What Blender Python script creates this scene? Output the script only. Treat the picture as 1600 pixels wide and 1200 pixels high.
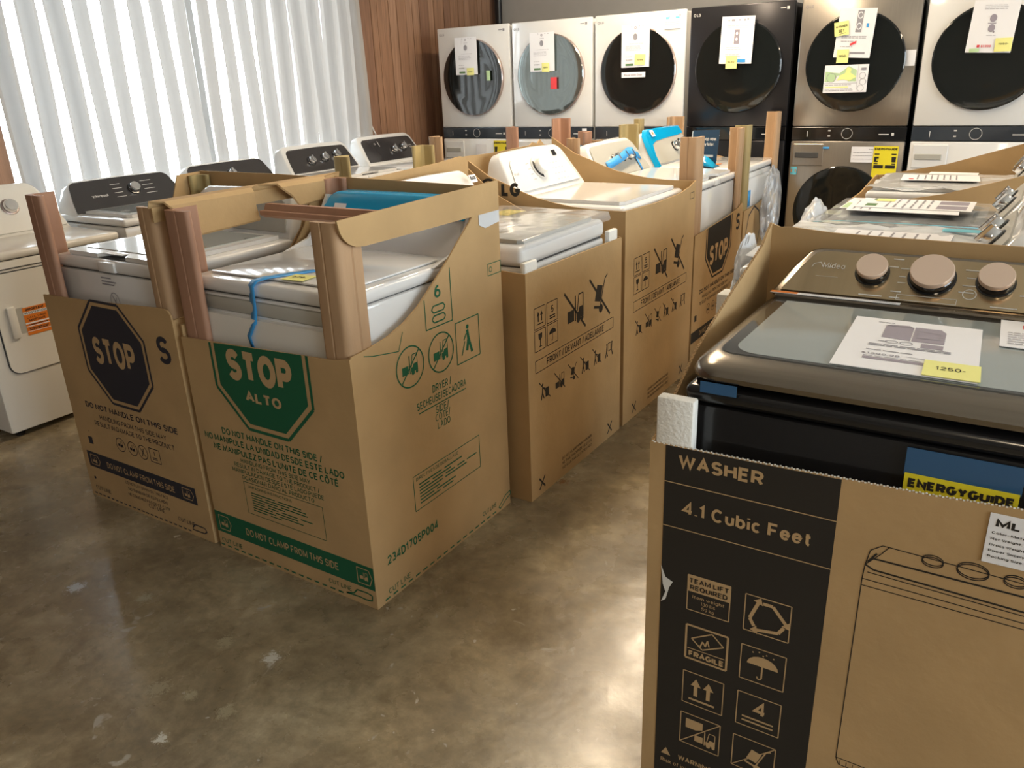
import bpy, bmesh, math, random
from mathutils import Vector, Matrix
from math import pi, sin, cos, radians

for _o in list(bpy.data.objects):
    bpy.data.objects.remove(_o, do_unlink=True)
S = bpy.context.scene
C = S.collection
random.seed(7)

# ---------------------------------------------------------------- camera
CR = Vector((0.843163, 0.536461, -0.035867)); CU = Vector((-0.163533, 0.319432, 0.933392)); CF = Vector((-0.512185, 0.781136, -0.357062))
cam_data = bpy.data.cameras.new('camera')
cam_data.sensor_width = 36.0
cam_data.lens = 1240.683 / 1600 * 36.0
cam_data.clip_start = 0.02
cam = bpy.data.objects.new('camera', cam_data)
C.objects.link(cam)
cam.matrix_world = Matrix(((CR.x, CU.x, -CF.x, 0), (CR.y, CU.y, -CF.y, 0), (CR.z, CU.z, -CF.z, 1.55), (0, 0, 0, 1)))
S.camera = cam
S.view_settings.view_transform = 'Standard'
S.view_settings.look = 'None'
S.view_settings.gamma = 1
S.view_settings.use_curve_mapping = False
S.view_settings.exposure = 0.60

# ---------------------------------------------------------------- world: bright hazy daylight outside the shop
W = bpy.data.worlds.new('daylight'); S.world = W; W.use_nodes = True
wn = W.node_tree.nodes; wl = W.node_tree.links
wn.clear()
w_out = wn.new('ShaderNodeOutputWorld'); w_bg = wn.new('ShaderNodeBackground')
w_tc = wn.new('ShaderNodeTexCoord'); w_sep = wn.new('ShaderNodeSeparateXYZ'); w_cr = wn.new('ShaderNodeValToRGB')
wl.new(w_tc.outputs['Generated'], w_sep.inputs[0]); wl.new(w_sep.outputs['Z'], w_cr.inputs[0])
w_cr.color_ramp.elements[0].position = 0.0; w_cr.color_ramp.elements[0].color = (0.66, 0.68, 0.70, 1)
w_cr.color_ramp.elements[1].position = 0.25; w_cr.color_ramp.elements[1].color = (0.78, 0.88, 1.0, 1)
wl.new(w_cr.outputs[0], w_bg.inputs[0]); wl.new(w_bg.outputs[0], w_out.inputs[0])
w_bg.inputs[1].default_value = WORLD_STRENGTH = 9.0

def area_light(name, loc, rot, sx, sy, power, col=(1, 1, 1), portal=False):
    d = bpy.data.lights.new(name, 'AREA'); d.shape = 'RECTANGLE'; d.size = sx; d.size_y = sy
    d.energy = power; d.color = col
    o = bpy.data.objects.new(name, d); C.objects.link(o); o.location = loc; o.rotation_euler = rot
    if portal: d.cycles.is_portal = True
    return o
# portals just guide the daylight sampling through the real window openings
area_light('daylight_portal', (5.30, 2.2, 1.62), (0, radians(90), 0), 2.6, 8.0, 1, portal=True)
area_light('daylight_portal', (-4.95, 3.66, 1.55), (0, radians(-90), 0), 2.1, 2.9, 1, portal=True)

# ---------------------------------------------------------------- materials
def mat(name, col, rough=0.5, metal=0.0, noise=0.0, nscale=8.0, bump=0.0, bscale=60.0, coat=0.0, spec=0.5, stretch=(1, 1, 1), emit=None, alpha=1.0, trans=0.0, ior=1.45):
    m = bpy.data.materials.new(name); m.use_nodes = True
    nt = m.node_tree; b = nt.nodes['Principled BSDF']
    b.inputs['Base Color'].default_value = (*col, 1); b.inputs['Roughness'].default_value = rough
    b.inputs['Metallic'].default_value = metal; b.inputs['Coat Weight'].default_value = coat
    b.inputs['Specular IOR Level'].default_value = spec; b.inputs['Alpha'].default_value = alpha
    b.inputs['Transmission Weight'].default_value = trans; b.inputs['IOR'].default_value = ior
    b.inputs['Coat Roughness'].default_value = 0.08
    if emit:
        b.inputs['Emission Color'].default_value = (*emit[0], 1); b.inputs['Emission Strength'].default_value = emit[1]
    if noise or bump:
        tc = nt.nodes.new('ShaderNodeTexCoord'); mp = nt.nodes.new('ShaderNodeMapping'); mp.inputs['Scale'].default_value = stretch
        nt.links.new(tc.outputs['Object'], mp.inputs[0])
    if noise:
        n = nt.nodes.new('ShaderNodeTexNoise'); n.inputs['Scale'].default_value = nscale; n.inputs['Detail'].default_value = 6
        r = nt.nodes.new('ShaderNodeValToRGB')
        r.color_ramp.elements[0].position = 0.3; r.color_ramp.elements[1].position = 0.7
        r.color_ramp.elements[0].color = (*[c * (1 - noise) for c in col], 1); r.color_ramp.elements[1].color = (*[min(1, c * (1 + noise)) for c in col], 1)
        nt.links.new(mp.outputs[0], n.inputs['Vector']); nt.links.new(n.outputs['Fac'], r.inputs[0]); nt.links.new(r.outputs[0], b.inputs['Base Color'])
    if bump:
        n2 = nt.nodes.new('ShaderNodeTexNoise'); n2.inputs['Scale'].default_value = bscale; n2.inputs['Detail'].default_value = 4
        bp = nt.nodes.new('ShaderNodeBump'); bp.inputs['Strength'].default_value = bump; bp.inputs['Distance'].default_value = 0.01
        nt.links.new(mp.outputs[0], n2.inputs['Vector']); nt.links.new(n2.outputs['Fac'], bp.inputs['Height']); nt.links.new(bp.outputs[0], b.inputs['Normal'])
    return m

M = {}
M['card'] = mat('cardboard', (0.44, 0.290, 0.140), 0.75, noise=0.07, nscale=5, bump=0.12, bscale=40, spec=0.25)
M['card_cut'] = mat('cut cardboard edge', (0.40, 0.27, 0.15), 0.9, noise=0.35, nscale=120, spec=0.1)
M['card_ink'] = mat('bare cardboard lettering', (0.46, 0.31, 0.16), 0.75, spec=0.2)
M['post'] = mat('kraft paper post', (0.42, 0.27, 0.155), 0.6, noise=0.10, nscale=3, bump=0.06, spec=0.3, stretch=(6, 6, 1))
M['post_pink'] = mat('reddish kraft paper post', (0.36, 0.20, 0.13), 0.6, noise=0.10, nscale=3, spec=0.3, stretch=(6, 6, 1))
M['post_olive'] = mat('olive kraft paper post', (0.36, 0.28, 0.13), 0.6, noise=0.10, nscale=3, spec=0.3, stretch=(6, 6, 1))
M['ink_black'] = mat('black carton ink', (0.028, 0.024, 0.02), 0.6, spec=0.25)
M['ink_blue'] = mat('blue black carton ink', (0.030, 0.030, 0.040), 0.6, spec=0.25)
M['ink_green'] = mat('green carton ink', (0.014, 0.105, 0.050), 0.6, spec=0.25)
M['white'] = mat('white enamel', (0.72, 0.72, 0.715), 0.10, coat=0.4)
M['cream'] = mat('warm white enamel', (0.72, 0.69, 0.63), 0.22, coat=0.3)
M['white_mat'] = mat('white plastic', (0.68, 0.67, 0.65), 0.35)
M['seam'] = mat('dark seam gap', (0.06, 0.06, 0.06), 0.8)
M['grey_panel'] = mat('grey control panel', (0.42, 0.41, 0.37), 0.4)
M['dark_panel'] = mat('dark control panel', (0.035, 0.033, 0.035), 0.12, coat=0.5)
M['dark_glass'] = mat('dark door glass', (0.006, 0.008, 0.008), 0.04, coat=1.0)
M['mirror_glass'] = mat('mirrored door film', (0.34, 0.39, 0.39), 0.06, metal=0.9)
M['strip_dark'] = mat('slate control strip', (0.030, 0.038, 0.05), 0.15, coat=0.5)
M['black_gloss'] = mat('black gloss', (0.008, 0.008, 0.009), 0.10, coat=0.6)
M['black_body'] = mat('black enamel', (0.010, 0.010, 0.011), 0.22, coat=0.3)
M['charcoal'] = mat('black steel', (0.035, 0.034, 0.038), 0.25, metal=0.6)
M['graphite'] = mat('graphite brushed metal', (0.22, 0.19, 0.155), 0.20, metal=0.9, noise=0.08, nscale=3, stretch=(1, 30, 30))
M['console_reflection'] = mat('console metal with warm reflection streaks', (0.48, 0.37, 0.23), 0.20, metal=0.9, noise=0.25, nscale=2.2, stretch=(6, .2, .2))  # gold tone and upright streaks paint a warm reflection into the metal
M['stainless'] = mat('brushed graphite steel', (0.42, 0.38, 0.33), 0.28, metal=0.85, noise=0.05, nscale=4, stretch=(60, 1, 1))
M['chrome'] = mat('chrome', (0.75, 0.75, 0.76), 0.10, metal=1.0)
M['knob_steel'] = mat('knob face with warm reflection', (0.80, 0.62, 0.50), 0.38, metal=0.55)  # copper tone is the ceiling lamps' reflection put into the steel colour
M['rose'] = mat('rose trim ring', (0.45, 0.36, 0.33), 0.25, metal=0.8)
M['foam'] = mat('white foam', (0.80, 0.79, 0.75), 0.8, bump=0.3, bscale=150, spec=0.2)
M['paper'] = mat('white paper', (0.80, 0.80, 0.83), 0.6, spec=0.3)
M['note'] = mat('yellow sticky note', (0.82, 0.80, 0.30), 0.7, spec=0.2)
M['note_dk'] = mat('bright yellow label', (0.80, 0.68, 0.03), 0.5)
M['ink_grey'] = mat('grey print', (0.28, 0.27, 0.30), 0.7)
M['ink_lilac'] = mat('lilac grey print', (0.30, 0.27, 0.32), 0.7)
M['ink_red'] = mat('red print', (0.70, 0.05, 0.06), 0.6)
M['ink_lightgreen'] = mat('pale green print', (0.45, 0.62, 0.35), 0.7)
M['ink_olive'] = mat('olive green print', (0.10, 0.20, 0.08), 0.7)
M['ink_white'] = mat('white print', (0.65, 0.64, 0.62), 0.5)
M['orange'] = mat('orange label', (0.72, 0.20, 0.02), 0.5)
M['tape'] = mat('blue masking tape', (0.05, 0.32, 0.72), 0.45)
M['film_blue'] = mat('blue protective film', (0.0, 0.33, 0.66), 0.2, coat=0.5)
M['tape_dark'] = mat('blue film over black', (0.03, 0.10, 0.22), 0.2, coat=0.4)
M['cyan'] = mat('cyan tape', (0.16, 0.55, 0.68), 0.35)
M['brochure'] = mat('navy brochure', (0.02, 0.06, 0.12), 0.3)
M['lid_glass'] = mat('lid glass with pale ceiling reflection', (0.36, 0.40, 0.40), 0.05, coat=1.0)  # pale grey carries the bright ceiling reflection, not a tint of the glass
M['smoked_glass'] = mat('smoked lid glass', (0.03, 0.03, 0.028), 0.05, coat=1.0)
M['wall_grey'] = mat('grey painted wall', (0.46, 0.45, 0.43), 0.7, noise=0.03)
M['wall_plain'] = mat('beige painted wall', (0.34, 0.32, 0.29), 0.7)
M['ceiling'] = mat('white ceiling tile', (0.70, 0.69, 0.66), 0.8, bump=0.2, bscale=50)
M['black_paint'] = mat('black painted pipe', (0.012, 0.012, 0.014), 0.35)
M['alu'] = mat('aluminium frame', (0.42, 0.42, 0.42), 0.35, metal=0.8)
M['lamp'] = mat('lit lamp diffuser', (0.9, 0.9, 0.9), 0.5, emit=((1.0, 0.80, 0.55), 6.0))
M['wood0'] = mat('walnut panelling', (0.27, 0.145, 0.085), 0.35, noise=0.22, nscale=6, stretch=(1, 9, 0.5), coat=0.15)
M['wood1'] = mat('lighter walnut panelling', (0.32, 0.18, 0.11), 0.35, noise=0.22, nscale=6, stretch=(1, 9, 0.5), coat=0.15)
M['wood2'] = mat('dark walnut panelling', (0.22, 0.115, 0.07), 0.35, noise=0.22, nscale=6, stretch=(1, 9, 0.5), coat=0.15)

def mix_mat(name, build):
    m = bpy.data.materials.new(name); m.use_nodes = True; nt = m.node_tree
    for n in list(nt.nodes): nt.nodes.remove(n)
    out = nt.nodes.new('ShaderNodeOutputMaterial'); build(nt, out); return m
def _clear(nt, out, tint=(0.96, 0.98, 1.0), k=0.86, rough=0.12, white=0.10):
    t = nt.nodes.new('ShaderNodeBsdfTransparent'); t.inputs[0].default_value = (*tint, 1)
    g = nt.nodes.new('ShaderNodeBsdfGlossy'); g.inputs['Roughness'].default_value = rough; g.inputs[0].default_value = (1, 1, 1, 1)
    d = nt.nodes.new('ShaderNodeBsdfDiffuse'); d.inputs[0].default_value = (0.8, 0.82, 0.85, 1)
    fr = nt.nodes.new('ShaderNodeFresnel'); fr.inputs[0].default_value = 1.5
    a = nt.nodes.new('ShaderNodeMixShader'); a.inputs[0].default_value = white
    nt.links.new(t.outputs[0], a.inputs[1]); nt.links.new(d.outputs[0], a.inputs[2])
    b = nt.nodes.new('ShaderNodeMixShader')
    mth = nt.nodes.new('ShaderNodeMath'); mth.operation = 'MULTIPLY_ADD'; mth.inputs[1].default_value = 0.9; mth.inputs[2].default_value = 0.02; mth.use_clamp = True
    nt.links.new(fr.outputs[0], mth.inputs[0]); nt.links.new(mth.outputs[0], b.inputs[0])
    nt.links.new(a.outputs[0], b.inputs[1]); nt.links.new(g.outputs[0], b.inputs[2]); nt.links.new(b.outputs[0], out.inputs[0])
M['plastic'] = mix_mat('clear plastic film', lambda nt, o: _clear(nt, o, white=0.24))
M['plastic_milky'] = mix_mat('milky plastic film', lambda nt, o: _clear(nt, o, white=0.66, rough=0.25))
M['bubble'] = mix_mat('bubble wrap', lambda nt, o: _clear(nt, o, white=0.28, rough=0.1))
M['window_glass'] = mix_mat('window glass', lambda nt, o: _clear(nt, o, white=0.0, rough=0.02, tint=(0.97, 0.99, 0.98)))
def _slat(nt, out):
    d = nt.nodes.new('ShaderNodeBsdfDiffuse'); d.inputs[0].default_value = (0.46, 0.43, 0.40, 1)
    t = nt.nodes.new('ShaderNodeBsdfTranslucent'); t.inputs[0].default_value = (0.26, 0.26, 0.26, 1)
    a = nt.nodes.new('ShaderNodeMixShader'); a.inputs[0].default_value = 0.28
    nt.links.new(d.outputs[0], a.inputs[1]); nt.links.new(t.outputs[0], a.inputs[2]); nt.links.new(a.outputs[0], out.inputs[0])
M['slat'] = mix_mat('translucent vinyl slat', _slat)

FLOOR_SPOTS = [(-1.65, 1.18, 0.035, (0.50, 0.48, 0.42)), (-2.51, 1.09, 0.040, (0.42, 0.45, 0.48)), (-2.25, 1.17, 0.035, (0.34, 0.31, 0.22)), (-1.83, 1.16, 0.035, (0.32, 0.28, 0.18)), (-1.66, 0.82, 0.025, (0.55, 0.53, 0.46)), (-1.83, 0.93, 0.045, (0.30, 0.26, 0.17)), (-1.43, 2.54, 0.030, (0.22, 0.12, 0.05)), (-1.59, 0.97, 0.035, (0.32, 0.28, 0.18)), (-2.49, 1.47, 0.014, (0.55, 0.5, 0.38)), (-1.73, 0.96, 0.030, (0.32, 0.28, 0.18))]
def floor_mat():
    m = bpy.data.materials.new('polished stained concrete'); m.use_nodes = True; nt = m.node_tree; b = nt.nodes['Principled BSDF']
    L = nt.links.new; N = nt.nodes.new
    tc = N('ShaderNodeTexCoord')
    def noise(s, d=8, r=0.6, dist=0.0):
        n = N('ShaderNodeTexNoise'); n.inputs['Scale'].default_value = s; n.inputs['Detail'].default_value = d
        n.inputs['Roughness'].default_value = r; n.inputs['Distortion'].default_value = dist; L(tc.outputs['Object'], n.inputs['Vector']); return n
    def ramp(src, stops):
        r = N('ShaderNodeValToRGB'); L(src, r.inputs[0])
        while len(r.color_ramp.elements) < len(stops): r.color_ramp.elements.new(0.5)
        for e, (p, c) in zip(r.color_ramp.elements, stops): e.position = p; e.color = (*c, 1)
        return r
    def mixc(fac, a, c, mode='MIX'):
        x = N('ShaderNodeMix'); x.data_type = 'RGBA'; x.blend_type = mode
        if isinstance(fac, float): x.inputs[0].default_value = fac
        else: L(fac, x.inputs[0])
        for i, v in ((6, a), (7, c)):
            if isinstance(v, tuple): x.inputs[i].default_value = (*v, 1)
            else: L(v, x.inputs[i])
        return x.outputs[2]
    base = ramp(noise(3.2, 10, 0.65, 0.6).outputs['Fac'], [(0.30, (0.150, 0.118, 0.070)), (0.46, (0.215, 0.170, 0.103)), (0.57, (0.290, 0.236, 0.148)), (0.72, (0.42, 0.35, 0.23))])
    fine = ramp(noise(22, 8, 0.7).outputs['Fac'], [(0.35, (0.78, 0.78, 0.78)), (0.65, (1.18, 1.18, 1.18))])
    c = mixc(1.0, base.outputs[0], fine.outputs[0], 'MULTIPLY')
    sp = ramp(noise(9, 3, 0.5, 1.5).outputs['Fac'], [(0.69, (0, 0, 0)), (0.73, (1, 1, 1))])
    c = mixc(sp.outputs[0], c, (0.36, 0.33, 0.27))
    sc = ramp(noise(38, 2, 0.5).outputs['Fac'], [(0.74, (0, 0, 0)), (0.77, (1, 1, 1))])
    c = mixc(sc.outputs[0], c, (0.42, 0.39, 0.34))
    # worn paint spots left on the concrete
    spn = noise(75, 8, 0.85)
    for (x_, y_, rad, col) in FLOOR_SPOTS:
        d = N('ShaderNodeVectorMath'); d.operation = 'DISTANCE'; L(tc.outputs['Object'], d.inputs[0]); d.inputs[1].default_value = (x_, y_, 0)
        a_ = N('ShaderNodeMath'); a_.operation = 'MULTIPLY_ADD'; a_.inputs[1].default_value = -rad * 5.0; a_.inputs[2].default_value = rad * 3.1; L(spn.outputs['Fac'], a_.inputs[0])
        l_ = N('ShaderNodeMath'); l_.operation = 'LESS_THAN'; L(d.outputs['Value'], l_.inputs[0]); L(a_.outputs[0], l_.inputs[1])
        c = mixc(l_.outputs[0], c, col)
    L(c, b.inputs['Base Color'])
    rr = ramp(noise(5, 6, 0.6).outputs['Fac'], [(0.35, (0.19, 0.19, 0.19)), (0.7, (0.36, 0.36, 0.36))])
    L(rr.outputs[0], b.inputs['Roughness'])
    bp = N('ShaderNodeBump'); bp.inputs['Strength'].default_value = 0.06; bp.inputs['Distance'].default_value = 0.02
    L(noise(14, 4).outputs['Fac'], bp.inputs['Height']); L(bp.outputs[0], b.inputs['Normal'])
    b.inputs['Coat Weight'].default_value = 0.2; b.inputs['Coat Roughness'].default_value = 0.22
    return m
M['floor'] = floor_mat()

# ---------------------------------------------------------------- mesh helpers
class MB:
    def __init__(s): s.v = []; s.f = []
    def add(s, vs, fs):
        n = len(s.v); s.v += [tuple(p) for p in vs]; s.f += [tuple(i + n for i in f) for f in fs]; return s
    def box(s, x0, x1, y0, y1, z0, z1):
        return s.add([(x0, y0, z0), (x1, y0, z0), (x1, y1, z0), (x0, y1, z0), (x0, y0, z1), (x1, y0, z1), (x1, y1, z1), (x0, y1, z1)],
                     [(0, 3, 2, 1), (4, 5, 6, 7), (0, 1, 5, 4), (1, 2, 6, 5), (2, 3, 7, 6), (3, 0, 4, 7)])
    def rbox(s, x0, x1, y0, y1, z0, z1, r=0.01, seg=2):
        bm = bmesh.new(); bmesh.ops.create_cube(bm, size=1)
        for v in bm.verts:
            v.co = Vector(((x0 + x1) / 2 + v.co.x * (x1 - x0), (y0 + y1) / 2 + v.co.y * (y1 - y0), (z0 + z1) / 2 + v.co.z * (z1 - z0)))
        bmesh.ops.bevel(bm, geom=bm.edges[:], offset=r, segments=seg, affect='EDGES', profile=0.5)
        bm.verts.ensure_lookup_table(); s.add([v.co[:] for v in bm.verts], [[v.index for v in f.verts] for f in bm.faces]); bm.free(); return s
    def prism(s, poly, axis, a0, a1):
        f = {'x': lambda u, v, a: (a, u, v), 'y': lambda u, v, a: (u, a, v), 'z': lambda u, v, a: (u, v, a)}[axis]
        n = len(poly)
        return s.add([f(u, v, a0) for u, v in poly] + [f(u, v, a1) for u, v in poly],
                     [tuple(range(n))[::-1], tuple(range(n, 2 * n))] + [(i, (i + 1) % n, n + (i + 1) % n, n + i) for i in range(n)])
    def rings(s, rs, cap0=True, cap1=True, closed=True):
        n = len(rs[0]); vs = [p for r in rs for p in r]; fs = []
        for k in range(len(rs) - 1):
            for i in range(n if closed else n - 1):
                j = (i + 1) % n; fs.append((k * n + i, k * n + j, (k + 1) * n + j, (k + 1) * n + i))
        if cap0: fs.append(tuple(range(n))[::-1])
        if cap1: fs.append(tuple(range((len(rs) - 1) * n, len(rs) * n)))
        return s.add(vs, fs)
    def disc_stack(s, c, axis, prof, n=28):
        """prof: list of (radius, distance along axis)"""
        a = Vector(axis).normalized(); t = a.orthogonal().normalized(); b = a.cross(t); c = Vector(c)
        return s.rings([[c + a * h + (t * cos(2 * pi * i / n) + b * sin(2 * pi * i / n)) * r for i in range(n)] for r, h in prof])
    def tube(s, pts, r, n=8):
        pts = [Vector(p) for p in pts]; rs = []
        t = (pts[1] - pts[0]).orthogonal().normalized()
        for k, p in enumerate(pts):
            d = (pts[min(k + 1, len(pts) - 1)] - pts[max(k - 1, 0)]).normalized()
            t = (t - d * t.dot(d)).normalized(); b = d.cross(t)
            rs.append([p + (t * cos(2 * pi * i / n) + b * sin(2 * pi * i / n)) * r for i in range(n)])
        return s.rings(rs)
    def xf(s, m):
        s.v = [tuple(m @ Vector(p)) for p in s.v]; return s
    def build(s, name, m, parent=None, smooth=False, fix=True, angle=35):
        me = bpy.data.meshes.new(name); me.from_pydata(s.v, [], s.f)
        if fix:
            bm = bmesh.new(); bm.from_mesh(me); bmesh.ops.recalc_face_normals(bm, faces=bm.faces[:]); bm.to_mesh(me); bm.free()
        me.materials.append(M[m] if isinstance(m, str) else m)
        if smooth:
            for p in me.polygons: p.use_smooth = True
            me.set_sharp_from_angle(angle=radians(angle))
        me.update()
        o = bpy.data.objects.new(name, me); C.objects.link(o)
        if parent: o.parent = parent
        return o

def empty(name, loc=(0, 0, 0), rz=0.0, label=None, cat=None, group=None):
    o = bpy.data.objects.new(name, None); C.objects.link(o); o.location = loc; o.rotation_euler = (0, 0, rz); o.empty_display_size = 0.1
    return tag(o, label, cat, group)
def tag(o, label=None, cat=None, group=None, kind=None):
    if label: o['label'] = label
    if cat: o['category'] = cat
    if group: o['group'] = group
    if kind: o['kind'] = kind
    return o
def struct(o): o['kind'] = 'structure'; return o

# ---------------------------------------------------------------- flat print (lettering, pictograms) as thin ink on a plane
# a plain stroke sans drawn here: every glyph is (width, strokes) with x and y running 0..1 over its box;
# a stroke is a list of points, A(...) inserts an elliptical arc, a trailing 'z' closes the stroke
def A(cx, cy, rx, ry, a0, a1, n=9):
    return [(cx + rx * cos(radians(a0 + (a1 - a0) * i / n)), cy + ry * sin(radians(a0 + (a1 - a0) * i / n))) for i in range(n + 1)]
_O = A(.5, .5, .5, .5, 0, 345, 22) + ['z']
STROKES = {
    'A': (.70, [[(0, 0), (.5, 1), (1, 0)], [(.2, .34), (.8, .34)]]),
    'B': (.62, [[(0, 0), (0, 1), (.6, 1)] + A(.6, .76, .34, .24, 90, -90) + [(0, .52)], [(0, 0), (.62, 0)] + A(.62, .26, .38, .26, -90, 90)]),
    'C': (.68, [A(.5, .5, .5, .5, 42, 318, 18)]),
    'D': (.66, [[(0, 0), (0, 1), (.45, 1)] + A(.45, .5, .55, .5, 90, -90, 12) + ['z']]),
    'E': (.56, [[(1, 1), (0, 1), (0, 0), (1, 0)], [(0, .52), (.9, .52)]]),
    'F': (.54, [[(1, 1), (0, 1), (0, 0)], [(0, .5), (.88, .5)]]),
    'G': (.70, [A(.5, .5, .5, .5, 45, 330, 18) + [(1, .45), (.55, .45)]]),
    'H': (.66, [[(0, 0), (0, 1)], [(1, 0), (1, 1)], [(0, .51), (1, .51)]]),
    'I': (.0, [[(.5, 0), (.5, 1)]]),
    'J': (.50, [[(1, 1), (1, .3)] + A(.5, .3, .5, .3, 0, -175, 9)]),
    'K': (.62, [[(0, 0), (0, 1)], [(1, 1), (.02, .36)], [(.30, .58), (1, 0)]]),
    'L': (.52, [[(0, 1), (0, 0), (1, 0)]]),
    'M': (.80, [[(0, 0), (0, 1), (.5, .18), (1, 1), (1, 0)]]),
    'N': (.66, [[(0, 0), (0, 1), (1, 0), (1, 1)]]),
    'O': (.72, [_O]),
    'P': (.60, [[(0, 0), (0, 1), (.6, 1)] + A(.6, .72, .4, .28, 90, -90) + [(0, .44)]]),
    'Q': (.72, [_O, [(.6, .25), (1, -.05)]]),
    'R': (.62, [[(0, 0), (0, 1), (.58, 1)] + A(.58, .73, .4, .27, 90, -90) + [(0, .46)], [(.55, .46), (1, 0)]]),
    'S': (.60, [A(.5, .745, .46, .255, 25, 268, 12) + A(.5, .26, .5, .26, 88, -155, 12)]),
    'T': (.62, [[(0, 1), (1, 1)], [(.5, 1), (.5, 0)]]),
    'U': (.66, [[(0, 1), (0, .34)] + A(.5, .34, .5, .34, 180, 360, 12) + [(1, 1)]]),
    'V': (.68, [[(0, 1), (.5, 0), (1, 1)]]),
    'W': (.98, [[(0, 1), (.25, 0), (.5, .9), (.75, 0), (1, 1)]]),
    'X': (.66, [[(0, 0), (1, 1)], [(0, 1), (1, 0)]]),
    'Y': (.66, [[(0, 1), (.5, .46), (1, 1)], [(.5, .46), (.5, 0)]]),
    'Z': (.60, [[(0, 1), (1, 1), (0, 0), (1, 0)]]),
    '0': (.60, [_O]),
    '1': (.32, [[(0, .78), (.75, 1), (.75, 0)]]),
    '2': (.58, [A(.5, .72, .5, .28, 165, -30, 12) + [(0, 0), (1, 0)]]),
    '3': (.58, [A(.48, .75, .44, .25, 150, -90, 12), A(.48, .25, .52, .25, 90, -155, 12)]),
    '4': (.62, [[(.76, 0), (.76, 1), (0, .26), (1, .26)]]),
    '5': (.58, [[(.92, 1), (.14, 1), (.06, .52)] + A(.48, .31, .5, .31, 125, -150, 12)]),
    '6': (.60, [A(.5, .31, .5, .31, 0, 345, 16) + ['z'], [(.04, .38)] + A(.62, .38, .58, .62, 175, 75, 8)]),
    '7': (.56, [[(0, 1), (1, 1), (.3, 0)]]),
    '8': (.60, [A(.5, .755, .42, .245, 0, 340, 14) + ['z'], A(.5, .26, .5, .26, 0, 340, 14) + ['z']]),
    '9': (.60, [A(.5, .69, .5, .31, 0, 345, 16) + ['z'], [(.96, .62)] + A(.38, .62, .58, .62, -5, -105, 8)]),
    'a': (.50, [A(.5, .34, .5, .34, 0, 340, 14) + ['z'], [(1, .72), (1, 0)]]),
    'b': (.50, [A(.5, .34, .5, .34, 0, 340, 14) + ['z'], [(0, 1.03), (0, 0)]]),
    'c': (.48, [A(.5, .35, .5, .35, 45, 315, 14)]),
    'd': (.50, [A(.5, .34, .5, .34, 0, 340, 14) + ['z'], [(1, 1.03), (1, 0)]]),
    'e': (.50, [[(.02, .37), (1, .37)] + A(.5, .35, .5, .35, 3, 318, 14)]),
    'f': (.34, [[(1, 1.0)] + A(.75, .76, .4, .24, 90, 180, 5) + [(.35, 0)], [(0, .68), (1, .68)]]),
    'g': (.50, [A(.5, .34, .5, .34, 0, 340, 14) + ['z'], [(1, .7), (1, -.02)] + A(.5, -.02, .5, .24, 0, -150, 8)]),
    'h': (.48, [[(0, 1.03), (0, 0)], [(0, .42)] + A(.5, .42, .5, .28, 180, 0, 9) + [(1, 0)]]),
    'i': (.0, [[(.5, 0), (.5, .70)], [(.5, .90), (.5, 1.03)]]),
    'j': (.16, [[(1, .70), (1, -.1), (0, -.22)], [(1, .90), (1, 1.03)]]),
    'k': (.46, [[(0, 1.03), (0, 0)], [(.95, .7), (0, .24)], [(.35, .42), (1, 0)]]),
    'l': (.0, [[(.5, 0), (.5, 1.03)]]),
    'm': (.78, [[(0, .7), (0, 0)], [(0, .42)] + A(.25, .42, .25, .28, 180, 0, 7) + [(.5, 0)], [(.5, .42)] + A(.75, .42, .25, .28, 180, 0, 7) + [(1, 0)]]),
    'n': (.48, [[(0, .7), (0, 0)], [(0, .42)] + A(.5, .42, .5, .28, 180, 0, 9) + [(1, 0)]]),
    'o': (.52, [A(.5, .35, .5, .35, 0, 342, 16) + ['z']]),
    'p': (.50, [A(.5, .35, .5, .35, 0, 340, 14) + ['z'], [(0, .7), (0, -.28)]]),
    'r': (.32, [[(0, .7), (0, 0)], [(0, .40)] + A(.8, .38, .8, .30, 180, 80, 6)]),
    's': (.44, [A(.5, .52, .46, .18, 30, 265, 9) + A(.5, .18, .5, .18, 85, -150, 9)]),
    't': (.36, [[(.38, .95), (.38, .2)] + A(.85, .2, .47, .2, 180, 270, 4), [(0, .68), (1, .68)]]),
    'u': (.48, [[(0, .7), (0, .28)] + A(.5, .28, .5, .28, 180, 360, 9) + [(1, .7)], [(1, .7), (1, 0)]]),
    'v': (.48, [[(0, .7), (.5, 0), (1, .7)]]),
    'w': (.72, [[(0, .7), (.25, 0), (.5, .62), (.75, 0), (1, .7)]]),
    'x': (.46, [[(0, 0), (1, .7)], [(0, .7), (1, 0)]]),
    'y': (.48, [[(0, .7), (.52, .02)], [(1, .7), (.3, -.26)]]),
    'z': (.44, [[(0, .7), (1, .7), (0, 0), (1, 0)]]),
    '/': (.34, [[(0, -.1), (1, 1.1)]]), '.': (.0, [[(.5, 0), (.5, .08)]]), ',': (.05, [[(1, .08), (0, -.12)]]), ':': (.0, [[(.5, 0), (.5, .1)], [(.5, .55), (.5, .65)]]),
    '-': (.32, [[(0, .4), (1, .4)]]), "'": (.0, [[(.5, .75), (.5, 1)]]),
    '$': (.56, [A(.5, .73, .46, .2, 25, 268, 9) + A(.5, .28, .5, .24, 88, -155, 9), [(.5, 1.1), (.5, -.1)]]),
}
STROKES['\u00d4'] = (.72, [_O, [(.2, 1.16), (.5, 1.32), (.8, 1.16)]])
STROKES['\u00c9'] = (.56, STROKES['E'][1] + [[(.4, 1.16), (.75, 1.34)]])
STROKES['\u00d1'] = (.66, STROKES['N'][1] + [[(.15, 1.2), (.35, 1.28), (.65, 1.18), (.85, 1.26)]])
_tc = {}
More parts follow.
